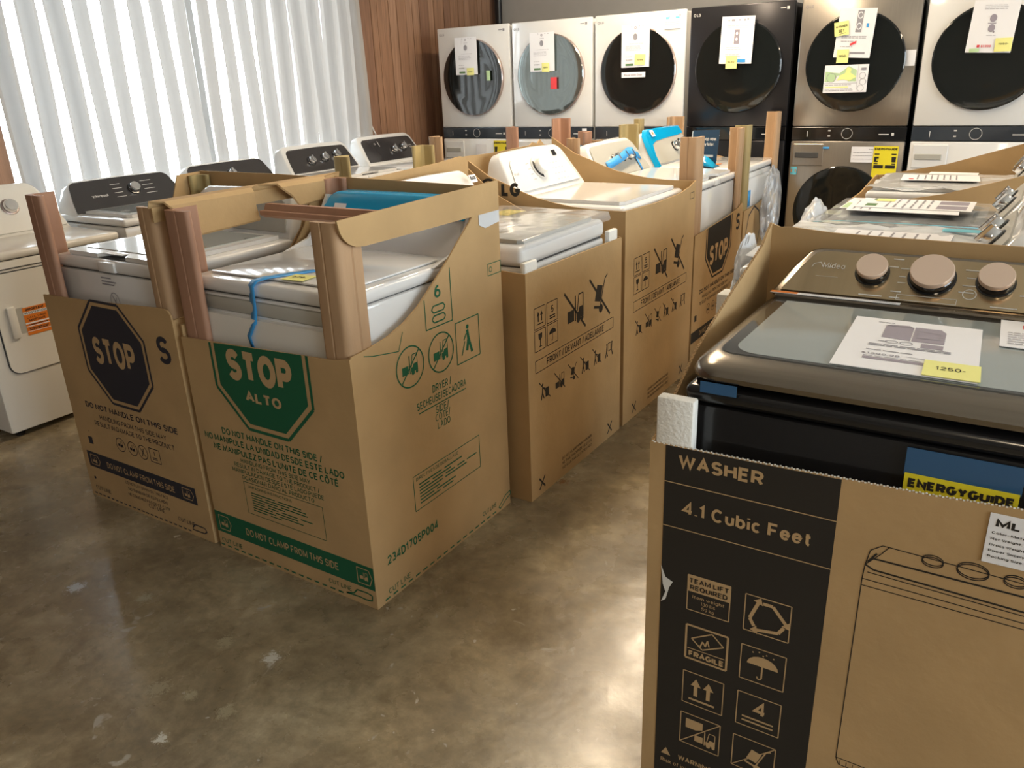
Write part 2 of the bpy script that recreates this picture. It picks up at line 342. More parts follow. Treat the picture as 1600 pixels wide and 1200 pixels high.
def _stroke(pts, w):
    closed = pts and pts[-1] == 'z'
    p = [Vector(q) for q in (pts[:-1] if closed else pts)]
    q = [p[0]]
    for v in p[1:]:
        if (v - q[-1]).length > 1e-4: q.append(v)
    p = q; n = len(p); L = []; R = []
    for i in range(n):
        a = p[i] - p[i - 1] if (closed or i) else None; b = p[(i + 1) % n] - p[i] if (closed or i < n - 1) else None
        d0 = (a or b).normalized(); d1 = (b or a).normalized()
        n0 = Vector((-d0.y, d0.x)); n1 = Vector((-d1.y, d1.x)); m = n0 + n1
        if m.length < .2: m = n1
        m.normalize(); k = min(1 / max(m.dot(n1), .3), 2.2) * w / 2
        L.append(tuple(p[i] + m * k)); R.append(tuple(p[i] - m * k))
    fs = [(i, (i + 1) % n, n + (i + 1) % n, n + i) for i in range(n if closed else n - 1)]
    return L + R, fs
def text_mesh(t, bold):
    """strokes of the string at cap height 1; bold is the extra weight"""
    k = (t, round(bold, 3))
    if k in _tc: return _tc[k]
    w = .13 + bold * 4.4; x = 0.0; vs = []; fs = []; ly = []
    for c in t:
        if c == ' ' or c not in STROKES: x += .30; continue
        W_, st = STROKES[c]; W_ = W_ + (w * .55 if W_ > 0 else w)
        for s_ in st:
            P = [q if q == 'z' else (x + w / 2 + q[0] * (W_ - w), w / 2 + q[1] * (1 - w)) for q in s_]
            v_, f_ = _stroke(P, w); n = len(vs); vs += v_; ly += [(len(ly) % 5) * .00005 + (i % (len(v_) // 2)) * .000005 for i in range(len(v_))]; fs += [tuple(i + n for i in f) for f in f_]
        x += W_ + .135 - bold * 3.0
    _tc[k] = (vs, fs); _tl[k] = ly; return _tc[k]
_tl = {}
def text_layers(t, bold): return _tl[(t, round(bold, 3))]
CAP = 1.0
class Ink:
    def __init__(s): s.v = []; s.f = []; s.k = 0; s.d = []
    def _a(s, vs, fs): s.k += 1; s.d += [(s.k % 7) * .00003] * len(vs); n = len(s.v); s.v += vs; s.f += [tuple(i + n for i in f) for f in fs]; return s
    def poly(s, pts): return s._a(list(pts), [tuple(range(len(pts)))])
    def rect(s, u0, v0, u1, v1): return s.poly([(u0, v0), (u1, v0), (u1, v1), (u0, v1)])
    def line(s, p, q, w):
        d = Vector((q[0] - p[0], q[1] - p[1])); d.normalize(); n = Vector((-d.y, d.x)) * w / 2
        return s.poly([(p[0] - n.x, p[1] - n.y), (q[0] - n.x, q[1] - n.y), (q[0] + n.x, q[1] + n.y), (p[0] + n.x, p[1] + n.y)])
    def pline(s, pts, w, close=False):
        pts = list(pts) + ([pts[0]] if close else [])
        for a, b in zip(pts, pts[1:]): s.line(a, b, w)
        return s
    def frame(s, u0, v0, u1, v1, w): return s.pline([(u0, v0), (u1, v0), (u1, v1), (u0, v1)], w, True)
    def ring(s, u, v, r, w, n=32, ry=None):
        ry = ry or r
        o = [(u + r * cos(2 * pi * i / n), v + ry * sin(2 * pi * i / n)) for i in range(n)]; k = [(u + (r - w) * cos(2 * pi * i / n), v + (ry - w) * sin(2 * pi * i / n)) for i in range(n)]
        return s._a(o + k, [(i, (i + 1) % n, n + (i + 1) % n, n + i) for i in range(n)])
    def disc(s, u, v, r, n=20): return s.poly([(u + r * cos(2 * pi * i / n), v + r * sin(2 * pi * i / n)) for i in range(n)])
    def text(s, t, u, v, h, w=None, bold=0.0, al='l', cond=1.0, rot=0.0):
        """h = cap height, w = total width (stretches to fit), v = baseline"""
        vs, fs = text_mesh(t, bold)
        if not vs: return s
        x0 = min(p[0] for p in vs); x1 = max(p[0] for p in vs); sy = h / CAP
        sx = (w / (x1 - x0)) if w else sy * cond
        tw = (x1 - x0) * sx; off = {'l': 0, 'c': -tw / 2, 'r': -tw}[al]
        c, sn = cos(rot), sin(rot)
        out = []
        for p in vs:
            a = (p[0] - x0) * sx + off; b = p[1] * sy
            out.append((u + a * c - b * sn, v + a * sn + b * c))
        n0 = len(s.v); s._a(out, fs)
        for i, q in enumerate(text_layers(t, bold)): s.d[n0 + i] += q
        return s
    def dashes(s, u0, u1, v, n, w, duty=0.6):
        p = (u1 - u0) / n
        for i in range(n): s.rect(u0 + i * p, v - w / 2, u0 + (i + duty) * p, v + w / 2)
        return s
    def build(s, name, m, O, U, V, parent, off=0.001):
        O = Vector(O); U = Vector(U); V = Vector(V); N = U.cross(V).normalized()
        mb = MB(); mb.v = [tuple(O + U * a + V * b + N * (off + d)) for (a, b), d in zip(s.v, s.d)]; mb.f = s.f
        return mb.build(name, m, parent, fix=False)

FZ = lambda y: ((0, y, 0), (1, 0, 0), (0, 0, 1))          # plane facing -y: u = x, v = z
XZ = lambda x: ((x, 0, 0), (0, 1, 0), (0, 0, 1))          # plane facing +x: u = y, v = z

# ================================================================ ROOM
XW, XE, YN, YS, ZC = -4.70, 5.20, 7.10, -4.20, 3.05
struct(MB().box(XW - .2, XE + .2, YS - .2, YN + .2, -0.1, 0.0).build('floor', 'floor'))
struct(MB().box(XW - .2, XE + .2, YS - .2, YN + .2, ZC, ZC + 0.1).build('ceiling', 'ceiling'))
struct(MB().box(XW - .2, XE + .2, YN, YN + .2, 0, ZC).build('wall_back', 'wall_grey'))
# left wall: opening y 2.27..5.07, z 0.55..2.62
mb = MB().box(XW - .2, XW, YS - .2, 2.27, 0, ZC).box(XW - .2, XW, 5.07, YN, 0, ZC).box(XW - .2, XW, 2.27, 5.07, 0, 0.55).box(XW - .2, XW, 2.27, 5.07, 2.62, ZC)
wall_left = struct(mb.build('wall_left', 'wood2'))
def planks(y0, y1, wid):
    y = y0; k = 0; cache = {}
    while y < y1 - 0.01:
        w = wid[k % len(wid)]; e = min(y + w, y1)
        t = 0.014 + 0.0015 * (k % 3)
        mb = MB().prism([(XW, y + .0015), (XW + t, y + .0015 + .003), (XW + t, e - .0045), (XW, e - .0015)], 'z', 0.0, ZC)
        mb.build('plank', ('wood0', 'wood1', 'wood0', 'wood2', 'wood1')[(k * 3 + k // 2) % 5], wall_left)
        y = e; k += 1
planks(5.07, YN, (0.095, 0.13, 0.075, 0.145, 0.10, 0.12, 0.085))
planks(1.30, 2.27, (0.12, 0.15, 0.09))
# right wall with shop windows (behind the viewer's right), front wall with glazed shop front
struct(MB().box(XE, XE + .2, YS - .2, -1.8, 0, ZC).box(XE, XE + .2, 6.2, YN, 0, ZC).box(XE, XE + .2, -1.8, 6.2, 0, 0.32).box(XE, XE + .2, -1.8, 6.2, 2.92, ZC).build('wall_right', 'wall_plain'))
struct(MB().box(XW - .2, XE + .2, YS - .2, YS, 0, ZC).build('wall_front', 'wall_plain'))
def window_x(name, x, y0, y1, z0, z1, n, m='alu'):
    fr = MB()
    for a in (y0, y1 - .05): fr.box(x - .03, x + .03, a, a + .05, z0, z1)
    for i in range(1, n): yy = y0 + (y1 - y0) * i / n; fr.box(x - .025, x + .025, yy - .025, yy + .025, z0 + .05, z1 - .05)
    fr.box(x - .03, x + .03, y0 + .05, y1 - .05, z0, z0 + .05).box(x - .03, x + .03, y0 + .05, y1 - .05, z1 - .05, z1)
    o = struct(fr.build(name, m))
    for i in range(n):
        a = y0 + (y1 - y0) * i / n + .03; b = y0 + (y1 - y0) * (i + 1) / n - .03
        MB().box(x - .004, x + .004, a, b, z0 + .04, z1 - .04).build('pane', 'window_glass', o)
    return o
window_x('window_1', XW - .12, 2.27, 5.07, 0.55, 2.62, 2)
window_x('window_2', XE + .1, -1.8, 6.2, 0.32, 2.92, 4)
struct(MB().box(XW - .2, XW, 5.052, 5.068, .55, 2.62).box(XW - .2, XW, 2.272, 2.288, .55, 2.62).build('added_gap_liner', 'white_mat'))  # white liners added on the reveal so gaps between slats look bright
# window surround and baseboards
o = struct(MB().box(XW, XW + .035, 2.15, 2.27, 0, 2.74).box(XW, XW + .035, 5.0, 5.07, .45, 2.62).build('trim_1', 'wood1'))
struct(MB().box(XW, XW + .05, 2.27, 5.0, 0.50, 0.55).build('trim_2', 'wood0'))
struct(MB().box(XW, XE, YN - .015, YN, 0, 0.1).build('baseboard_back', 'black_paint'))
# conduit in the corner
mb = MB().tube([(XW + .10, YN - .07, 0.0), (XW + .10, YN - .07, ZC)], 0.035, 12)
o = mb.build('conduit', 'black_paint', smooth=True)
tag(o, 'black vertical conduit running up the corner between wood panelling and grey wall', 'pipe')
mb = MB(); mb.tube([(XW + .03, 7.0, 0.02), (XW + .03, 7.0, ZC - .02)], 0.012, 8)

# vertical blind
bl = empty('vertical_blind', (XW + .07, 3.66, 0.0), 0, 'white vertical slat blind hanging across the bright window', 'blind')
MB().rbox(-.03, .03, -1.46, 1.46, 2.60, 2.66, .006).build('headrail', 'white_mat', bl)
ys = [2.35, 2.515, 2.68, 2.835, 2.99, 3.155, 3.315, 3.475, 3.635, 3.79, 3.955, 4.11, 4.27, 4.44, 4.60, 4.76, 4.90, 5.03]
for k, yy in enumerate(ys):
    rnd = random.Random(k)
    ang = radians(-2 if k < 3 else (-16 if k < 10 else min(36, -16 + (k - 9) * 11))) + radians(rnd.uniform(-3, 3))
    wd = 0.118; zs = [0.60 + 2.0 * i / 10 for i in range(11)]; rs = []
    for z in zs:
        wob = 0.006 * sin(z * 3 + k * 1.7); r = []
        for j in range(9):
            t = (j / 8 - .5); s_ = wd * t; cv = 0.022 * sin(t * 2 * pi) * 0.9 + 0.004
            # width axis rotated from the wall plane; curve is the slat's S-section
            ax = (sin(ang) * s_ + cos(ang) * cv, cos(ang) * s_ - sin(ang) * cv)
            r.append((ax[0] + wob, yy - 3.66 + ax[1] + wob, z))
        rs.append(r)
    MB().rings(rs, False, False, closed=False).build('slat', 'slat', bl, smooth=True, fix=False)
o = MB().tube([(XW + .05, 5.06, 2.5), (XW + .05, 5.07, 1.9), (XW + .05, 5.06, 1.50), (XW + .05, 5.10, 1.32), (XW + .05, 5.20, 1.14), (XW + .06, 5.32, 0.98)], 0.006, 6).build('cord', 'white_mat', smooth=True)
tag(o, 'thin white cord curving down beside the blind over the wood panelling', 'cord')

# ceiling lamps (out of frame; their warm light is seen in the polished metal)
for x, y, pw_, ds in ((-2.05, 5.00, 32, 'above the far end of the aisle cartons'), (-1.92, 3.55, 22, 'above the first aisle cartons'), (1.0, 4.9, 16, 'above the far right cartons'), (0.7, -1.0, 14, 'behind the viewer over the near carton'), (3.4, 2.2, 5, 'by the big shop window'), (3.4, -1.4, 4, 'in the corner by the big shop window')):
    c = empty('ceiling_light', (x, y, ZC), 0, 'long warm ceiling light fixture ' + ds, 'lamp', 'ceiling lights')
    MB().rbox(-.16, .16, -.62, .62, -.07, 0, .01).build('housing', 'white_mat', c)
    MB().box(-.13, .13, -.58, .58, -.078, -.071).build('diffuser', 'lamp', c)
    area_light('ceiling_lamp_light', (x, y, ZC - .09), (0, 0, 0), .24, 1.1, pw_, (1.0, 0.80, 0.56))

# ================================================================ APPLIANCES
def face_ring(w, prof, y0, z0, y1, z1, inset=0.0, top_r=0.05, push=0.0):
    """closed outline of a console face on the slanted plane from (y0,z0) at its foot to (y1,z1) at its top"""
    hb = w / 2 - inset; ht = prof - inset; pts = []
    L = math.hypot(y1 - y0, z1 - z0); b = inset / L; t1 = 1 - inset / L
    pts.append((-hb, b)); pts.append((-hb + (hb - ht) * .25, b + (t1 - b) * .35))
    tr = min(top_r, ht * .5); tl = tr / L
    for i in range(7):
        a = i / 6 * pi / 2; pts.append((-ht + tr * (1 - cos(a)) - (hb - ht) * (.25) * (1 - sin(a)) * .8, t1 - tl * (1 - sin(a))))
    pts.append((0, t1 + .02))
    pts += [(-u, t) for u, t in reversed([p for p in pts if p[0] < -1e-6])]
    ny, nz = -(z1 - z0) / L, (y1 - y0) / L
    return [(u, y0 + (y1 - y0) * t + ny * push, z0 + (z1 - z0) * t + nz * push) for u, t in pts]

def console(t, w, d, h, ch, body='white', panel='dark_panel', top_in=0.055, dep=0.15, panel_in=0.03, lip=0.035):
    """slanted control console across the back of a machine; returns a frame (origin, right, up, normal) of its face"""
    y0, z0, y1, z1 = d - dep, h - .004, d - .055, ch
    w2 = w / 2 - top_in
    r = [face_ring(w - .012, w2 - .006, y0 + .002, z0, y1, z1 - .004), face_ring(w, w2, y0 + .014, z0, y1 + .012, z1)]
    back = [(u, d - .004 if True else y, z - .012) for (u, y, z) in face_ring(w, w2, d - .01, z0 - .01, d - .004, z1)]
    r.append(back)
    MB().rings(r).build('console', body, t, smooth=True, angle=50)
    U = Vector((1, 0, 0)); V = Vector((0, y1 - y0, z1 - z0)); L = V.length; V.normalize(); N = U.cross(V)
    if panel:
        a = face_ring(w, w2, y0, z0, y1, z1 - .004, inset=panel_in, top_r=.03, push=.0005); b = face_ring(w, w2, y0, z0, y1, z1 - .004, inset=panel_in, top_r=.03, push=.006)
        s = Vector((0, V.y, V.z)) * lip * .4
        MB().rings([a, b]).build('control_panel', panel, t)
    return Vector((0, y0, z0)), U, V, N, L

def knob(t, fr, u, v, r=.026, hgt=.03, m='chrome', base='black_gloss', bar=True):
    O, U, V, N, L = fr; c = O + U * u + V * v + N * .006
    k = MB().disc_stack(c, N, [(r * .95, 0), (r, hgt * .25), (r * .97, hgt * .8), (r * .85, hgt)], 20).build('knob', m, t, smooth=True)
    if base: MB().disc_stack(c, N, [(r * 1.22, -.004), (r * 1.22, .003), (r * 1.12, .005)], 20).build('knob_ring', base, k, smooth=True)
    if bar:
        q = MB().rbox(-r * .22, r * .22, -r * .95, r * .95, 0, hgt * .45, .003)
        q.xf(Matrix.Translation(c + N * hgt * .9) @ Matrix(((U.x, V.x, N.x), (U.y, V.y, N.y), (U.z, V.z, N.z))).to_4x4())
        q.build('knob_grip', m, k)
    return k

def cabinet(t, w, d, h, m='white', split=0.035, z0=0.03, toe=True):
    MB().rbox(-w / 2, w / 2, .004, d, z0, h - split - .003, .012, 2).build('cabinet', m, t, smooth=True)
    MB().box(-w / 2 + .012, w / 2 - .012, .014, d - .01, h - split - .006, h - split + .004).build('seam_gap', 'seam', t)
    if toe:
        for sx in (-1, 1):
            for yy in (.06, d - .06):
                MB().disc_stack((sx * (w / 2 - .06), yy, 0), (0, 0, 1), [(.022, 0), (.022, .012), (.012, .014), (.012, z0 + .01)], 12).build('foot', 'black_gloss', t)

def topload(loc, rz, label, w=.69, d=.70, h=.95, ch=1.11, body='white', lid='white', panel='dark_panel', knobs=((.05, .5, .03),), group=None,
            notch=True, glass=None, cat='washing machine', dep=.15, z0=.03, name='washing_machine', split=.04, top_in=.055, panel_in=.03, toe=True, kn=None, rr=.016):
    t = empty(name, loc, rz, label, cat, group)
    cabinet(t, w, d, h, body, split, z0, toe)
    MB().rbox(-w / 2 - .003, w / 2 + .003, 0, d, h - split, h, rr, 4).build('top_deck', body, t, smooth=True)
    x0, x1, y0, y1 = -w / 2 + .045, w / 2 - .045, .006 + rr, d - dep - .012
    # lid: raised rim plate with a handle notch cut in its front edge
    if notch:
        n = .085; o = [(x0, y1), (x0, y0 + .02), (x0 + .02, y0), (-n, y0), (-n + .015, y0 + .02), (-n + .035, y0 + .034), (n - .035, y0 + .034), (n - .015, y0 + .02), (n, y0), (x1 - .02, y0), (x1, y0 + .02), (x1, y1)]
    else: o = [(x0, y1), (x0, y0 + .02), (x0 + .02, y0), (x1 - .02, y0), (x1, y0 + .02), (x1, y1)]
    l = MB().prism(o, 'z', h + .001, h + .016).build('lid', lid, t)
    if notch:
        MB().rings([[(-.082, y0 + .001, h + .002), (.082, y0 + .001, h + .002), (.05, y0 + .034, h + .002), (-.05, y0 + .034, h + .002)], [(-.082, y0 + .001, h + .004), (.082, y0 + .001, h + .004), (.05, y0 + .034, h + .004), (-.05, y0 + .034, h + .004)]]).build('handle_recess', 'seam', t)
        MB().rbox(-.05, .05, -.008, .02, h - split + .004, h - .004, .006).build('lid_handle', body, t, smooth=True)
    if glass:
        MB().rbox(x0 + .045, x1 - .045, y0 + .055, y1 - .03, h + .012, h + .019, .003).build('lid_glass', glass, l)
    fr = console(t, w, d, h, ch, body, panel, dep=dep, top_in=top_in, panel_in=panel_in)
    for q in knobs: knob(t, fr, q[0], fr[4] * q[1], q[2], **(kn or {}))
    t['_'] = 0; del t['_']
    return t, fr

def dryer(loc, rz, label, w=.69, d=.70, h=.95, ch=1.11, body='white', panel='dark_panel', knobs=((.05, .5, .03),), door='hamper', split=.04, dep=.15, z0=.03, kn=None, top_in=.055, panel_in=.03, toe=True, group=None):
    t = empty('dryer', loc, rz, label, 'dryer', group)
    cabinet(t, w, d, h, body, split, z0, toe)
    MB().rbox(-w / 2 - .003, w / 2 + .003, 0, d, h - split, h, .016, 3).build('top_deck', body, t, smooth=True)
    fr = console(t, w, d, h, ch, body, panel, dep=dep, top_in=top_in, panel_in=panel_in)
    for q in knobs: knob(t, fr, q[0], fr[4] * q[1], q[2], **(kn or {}))
    return t, fr
def sheet_mesh(fn, nu, nv):
    mb = MB(); vs = [fn(i / nu, j / nv) for j in range(nv + 1) for i in range(nu + 1)]
    mb.add(vs, [(j * (nu + 1) + i, j * (nu + 1) + i + 1, (j + 1) * (nu + 1) + i + 1, (j + 1) * (nu + 1) + i) for j in range(nv) for i in range(nu)]); return mb

# ---------------------------------------------------------------- wash towers along the back wall
TY = 5.70
TX = [-3.99, -3.265, -2.54, -1.81, -1.07, -0.34]
DZ, DR = 1.578, 0.293
def tower(i, label, body, door, ring, side=None, strip='strip_dark', lowdoor='dark_glass'):
    t = empty('wash_tower', (TX[i], TY, 0), 0, label, 'wash tower')
    w = .35; top = 1.965
    MB().rbox(-w + .004, w - .004, .02, .78, .03, top - .01, .01).build('body', side or body, t, smooth=True)
    for sx in (-1, 1):
        for yy in (.08, .7): MB().disc_stack((sx * .28, yy, 0), (0, 0, 1), [(.025, 0), (.025, .015), (.012, .02), (.012, .04)], 12).build('foot', 'black_gloss', t)
    MB().rbox(-w, w, -.004, .03, 1.195, top, .010).build('upper_panel', body, t, smooth=True)
    MB().rbox(-w, w, -.002, .03, 1.108, 1.192, .004).build('control_strip', strip if body == 'white' else 'black_gloss', t)
    MB().rbox(-w, w, -.004, .03, .06, 1.104, .010).build('lower_panel', body, t, smooth=True)
    MB().rbox(-w + .01, w - .01, .02, .05, .03, .06, .004).build('toe_kick', 'black_gloss', t)
    def door_at(zc, r, name='door', glass=door, ringm=ring):
        dd = MB().disc_stack((0, 0, zc), (0, -1, 0), [(r, .0), (r, .026), (r - .004, .030), (r - .008, .030)], 56).build(name, ringm, t, smooth=True)
        n = 56; prof = [(r - .006, .030), (r - .008, .0325), (r - .020, .0332), (r - .075, .0345), (r - .10, .0335), (r - .13, .0345), (.02, .0360)]
        MB().disc_stack((0, 0, zc), (0, -1, 0), prof, n).build('door_glass', glass, dd, smooth=True, fix=True)
        return dd
    door_at(DZ, DR); door_at(.655, DR, glass=lowdoor)
    # detergent drawer, dial and small marks
    MB().rbox(-.33, -.135, -.010, .0, .945, 1.085, .004).build('detergent_drawer', body, t)
    MB().rbox(-.315, -.165, -.014, -.008, .995, 1.03, .003).build('drawer_slot', 'seam' if body in ('stainless', 'charcoal') else 'grey_panel', t)
    ink = Ink(); lt = 'ink_grey' if body in ('white',) else 'ink_white'
    Ink().ring(0, 1.150, .034, .0025).build('dial', 'ink_white', *FZ(-.003), t)
    k = Ink()
    for (u, v) in ((-.11, 1.168), (-.11, 1.135)): k.rect(u - .008, v - .004, u + .008, v + .004)
    k.rect(.19, 1.142, .25, 1.148).rect(.265, 1.136, .28, 1.154).rect(-.25, 1.13, -.246, 1.165)
    k.build('control_marks', 'ink_white', *FZ(-.003), t)
    k = Ink().ring(-.318, 1.915, .009, .003, 16).text('LG', -.303, 1.907, .017, bold=.01)
    k.rect(.255, 1.920, .290, 1.925).rect(.296, 1.913, .312, 1.931)
    k.build('brand_mark', 'ink_grey' if body in ('white', 'stainless') else 'ink_white', *FZ(-.005), t)
    return t
tower(0, 'white wash tower nearest the wood panelled wall, dark round door with green tag', 'white', 'dark_glass', 'rose')
tower(1, 'white wash tower with mirrored silvery round door', 'white', 'mirror_glass', 'rose')
tower(2, 'white wash tower with dark door, standing left of the black one', 'white', 'dark_glass', 'rose')
tower(3, 'black wash tower between the white and the graphite ones', 'charcoal', 'dark_glass', 'black_gloss')
tower(4, 'graphite stainless wash tower with two paper flyers on its door', 'stainless', 'dark_glass', 'black_gloss', side='black_gloss')
tower(5, 'white wash tower with dark door, rightmost on the back wall', 'white', 'dark_glass', 'black_gloss', side='black_gloss')

# papers hanging on the tower doors: u = x, v = z on the plane just in front of the door
PY = TY - .052
def sheet(name, label, cat, u0, v0, u1, v1, y=PY, m='paper', tilt=0.0, parts=(), group=None, bow=0.004):
    """a paper sheet facing -y; parts: (ink material, function(Ink)) with coordinates 0..1 on the sheet"""
    cx, cz = (u0 + u1) / 2, (v0 + v1) / 2; t = empty(name, (cx, y, cz), 0, label, cat, group); t.rotation_euler = (0, tilt, 0)
    W_, H_ = (u1 - u0), (v1 - v0)
    fn = lambda a, b: ((a - .5) * W_, -bow * sin(a * pi) * (1 - b * .5), (b - .5) * H_)
    a = sheet_mesh(fn, 6, 4); n = len(a.v); a.v += [(p[0], p[1] + .0008, p[2]) for p in a.v]; a.f += [tuple(q + n for q in reversed(f)) for f in a.f]
    a.build('sheet', m, t, smooth=True, fix=False)
    for k, (mm, f) in enumerate(parts):
        ink = Ink(); f(ink); mb = MB()
        mb.v = [(lambda q: (q[0], q[1] - .0012 - .0006 * k - d_, q[2]))(fn(a_, b_)) for (a_, b_), d_ in zip(ink.v, ink.d)]; mb.f = ink.f
        mb.build('print', mm, t, fix=False)
    return t
def lines(k, u0, u1, vs, w=.006, seed=0):
    r = random.Random(seed)
    for v in vs:
        u = u0
        while u < u1 - .05:
            e = min(u1, u + r.uniform(.04, .13)); k.rect(u, v, e, v + w); u = e + .015
def lg_sheet(k):
    k.ring(.36, .955, .018, .006, 12); k.ring(.50, .93, .045, .014, 16, ry=.03); k.rect(.62, .955, .66, .965).rect(.74, .95, .78, .96); k.rect(.43, .845, .60, .852)
def lg_lines(k): lines(k, .30, .78, (.555,), .006, 1); lines(k, .16, .72, (.50, .47, .44, .405), .006, 2); lines(k, .16, .40, (.25,), .006, 3)
def wm(k): k.disc(.50, .72, .075, 20)
def price(k): k.text('$1,999', .17, .16, .035, w=.24, bold=.01)
def gr(k): k.rect(.17, .04, .45, .09)
for i, (a, tag_) in enumerate(((0, 'with green tag'), (1, 'mirrored'), (2, 'left of the black tower'))):
    x = TX[a] + (-.035, -.05, -.005)[i]
    sheet('price_sheet', 'white price sheet on the dark door of the tower nearest the wood wall' if i == 0 else ('white price sheet on the mirrored round door' if i == 1 else 'white price sheet above a small label on the third white door'), 'paper',
          x - .108, 1.605 - (0, .0, .0)[i], x + .108, 1.885 - (.0, .005, .0)[i], parts=(('ink_lilac', lg_sheet), ('ink_grey', lg_lines), ('ink_grey', wm), ('ink_grey', price), ('ink_olive', gr)))
    sheet('sticky_note', ['pale yellow sticky note on the first tower sheet', 'pale yellow sticky note on the mirrored door sheet', 'pale yellow sticky note on the third tower sheet'][i], 'note',
          x + (.005, .0, .0)[i], 1.60 - (0, .0, -.02)[i], x + (.075, .065, .08)[i], 1.655 + (0, .01, .035)[i], y=PY - .007, m='note', tilt=(0, 0, .05)[i],
          parts=(('ink_black', lambda k: k.text('1699', .2, .40, .16, w=.6, bold=.0)),))
sheet('door_label', 'small white strip label under the sheet on the third white door', 'label', TX[2] - .11, 1.537, TX[2] + .075, 1.573, y=PY, parts=(('ink_lilac', lambda k: k.text('Reversible Door', .12, .28, .42, w=.76, bold=.01)),))
sheet('energy_tag', 'small green tag at right edge of the first tower door', 'label', TX[0] + .155, 1.555, TX[0] + .19, 1.63, y=PY, m='ink_lightgreen')
sheet('registration_card', 'white card taped at top right of the third white tower', 'card', TX[2] + .19, 1.845, TX[2] + .315, 1.925, y=TY - .008, parts=(('cyan', lambda k: k.rect(.1, .78, .9, .95)), ('ink_grey', lambda k: lines(k, .1, .9, (.5, .35), .03, 4))))
sheet('red_tag', 'small red tag on the mirrored tower door', 'label', TX[1] + .02, 1.475, TX[1] + .075, 1.56, y=PY, m='ink_red')
sheet('price_sheet', 'white price sheet on the door of the black tower', 'paper', TX[3] - .115, 1.60, TX[3] + .105, 1.89, tilt=.03, parts=(
    ('ink_grey', lambda k: (k.rect(.20, .90, .24, .93), k.rect(.30, .90, .40, .94), k.rect(.52, .91, .57, .935), k.rect(.68, .90, .72, .94), k.rect(.77, .92, .82, .95), lines(k, .2, .8, (.80, .765), .007, 5), lines(k, .18, .66, (.34, .30, .19, .15), .007, 6))),
    ('ink_lilac', lambda k: k.rect(.42, .42, .57, .72)), ('paper', lambda k: (k.disc(.495, .64, .035), k.disc(.495, .52, .035))), ('tape', lambda k: k.rect(.58, .03, .82, .10))))
sheet('sticky_note', 'pale yellow sticky note hanging below the black tower sheet', 'note', TX[3] - .07, 1.57, TX[3] + .005, 1.65, y=PY - .007, m='note', parts=(('ink_black', lambda k: k.text('1630', .15, .45, .14, w=.65)),))
sheet('price_sheet', 'white price sheet at top of the graphite tower door', 'paper', TX[4] - .115, 1.605, TX[4] + .10, 1.885, tilt=.06, parts=(
    ('ink_grey', lambda k: (k.rect(.50, .52, .66, .96), lines(k, .15, .85, (.43, .40), .012, 8), lines(k, .15, .5, (.33, .22), .012, 9), k.rect(.45, .08, .85, .12))),
    ('paper', lambda k: (k.ring(.58, .86, .07, .02, 20), k.ring(.58, .64, .07, .02, 20))), ('tape', lambda k: k.rect(.78, .62, .84, .70)), ('ink_red', lambda k: k.poly([(.42, .24), (.58, .30), (.58, .35), (.42, .29)]))))
sheet('sticky_note', 'yellow sticky note reading washer set at left of the graphite tower sheet', 'note', TX[4] - .13, 1.735, TX[4] - .045, 1.815, y=PY - .008, m='note', tilt=-.12, parts=(('ink_black', lambda k: (k.text('WASHER', .1, .58, .16, w=.8, bold=.01), k.text('SET', .3, .24, .2, w=.4, bold=.01), k.line((.35, .12), (.8, .16), .03))),))
sheet('sticky_note', 'yellow sticky note at the bottom edge of the graphite tower sheet', 'note', TX[4] - .10, 1.577, TX[4] - .03, 1.655, y=PY - .008, m='note', parts=(('ink_black', lambda k: k.text('1950-', .15, .42, .18, w=.7, bold=.005)),))
sheet('door_flyer', 'landscape flyer with yellow dress picture on the graphite tower door', 'flyer', TX[4] - .165, 1.402, TX[4] + .095, 1.565, parts=(
    ('ink_lightgreen', lambda k: k.poly([(.02, .40), (.74, .40), (.74, .80), (.55, .95), (.35, .7), (.02, .78)])), ('note', lambda k: (k.poly([(.36, .62), (.48, .70), (.52, .92), (.62, .86), (.60, .72), (.74, .56), (.60, .42), (.44, .48), (.30, .44)]), k.rect(.04, .18, .58, .22))),
    ('ink_grey', lambda k: (k.ring(.17, .55, .11, .012, 24, ry=.17), k.rect(.0, .33, .77, .345), k.rect(.77, .02, .775, .98), k.rect(.84, .80, .95, .88), k.ring(.88, .60, .075, .01, 20, ry=.115), k.ring(.90, .38, .075, .01, 20, ry=.115), k.ring(.86, .15, .075, .01, 20, ry=.115), lines(k, .04, .7, (.27, .12, .07), .018, 12)))))
sheet('tower_tag', 'small white tag on the right edge of the graphite tower', 'label', TX[4] + .285, 1.545, TX[4] + .345, 1.635, y=TY - .008)
sheet('instruction_card', 'white card on the lower panel beside the yellow energy label', 'card', TX[4] + .04, .972, TX[4] + .19, 1.07, y=TY - .008, parts=(('ink_grey', lambda k: (lines(k, .7, .9, (.82,), .04, 1), lines(k, .08, .9, (.62, .42, .2), .03, 2))),))
sheet('energy_label', 'yellow energy guide label on the graphite tower', 'label', TX[4] + .175, .87, TX[4] + .32, 1.075, y=TY - .012, m='note_dk', parts=(
    ('ink_black', lambda k: (k.text('ENERGYGUIDE', .04, .88, .07, w=.92, bold=.02), k.rect(.06, .74, .94, .775), k.rect(.06, .52, .94, .68), k.rect(.06, .455, .94, .485), k.rect(.06, .33, .46, .43), k.rect(.54, .33, .94, .43))), ('note_dk', lambda k: k.text('$14', .16, .56, .07, bold=.02))))
sheet('warning_tag', 'small blue and red tag left on the graphite tower lower panel', 'label', TX[4] - .335, .885, TX[4] - .295, .935, y=TY - .008, m='cyan', parts=(('orange', lambda k: k.rect(.1, .3, .9, .7)),))
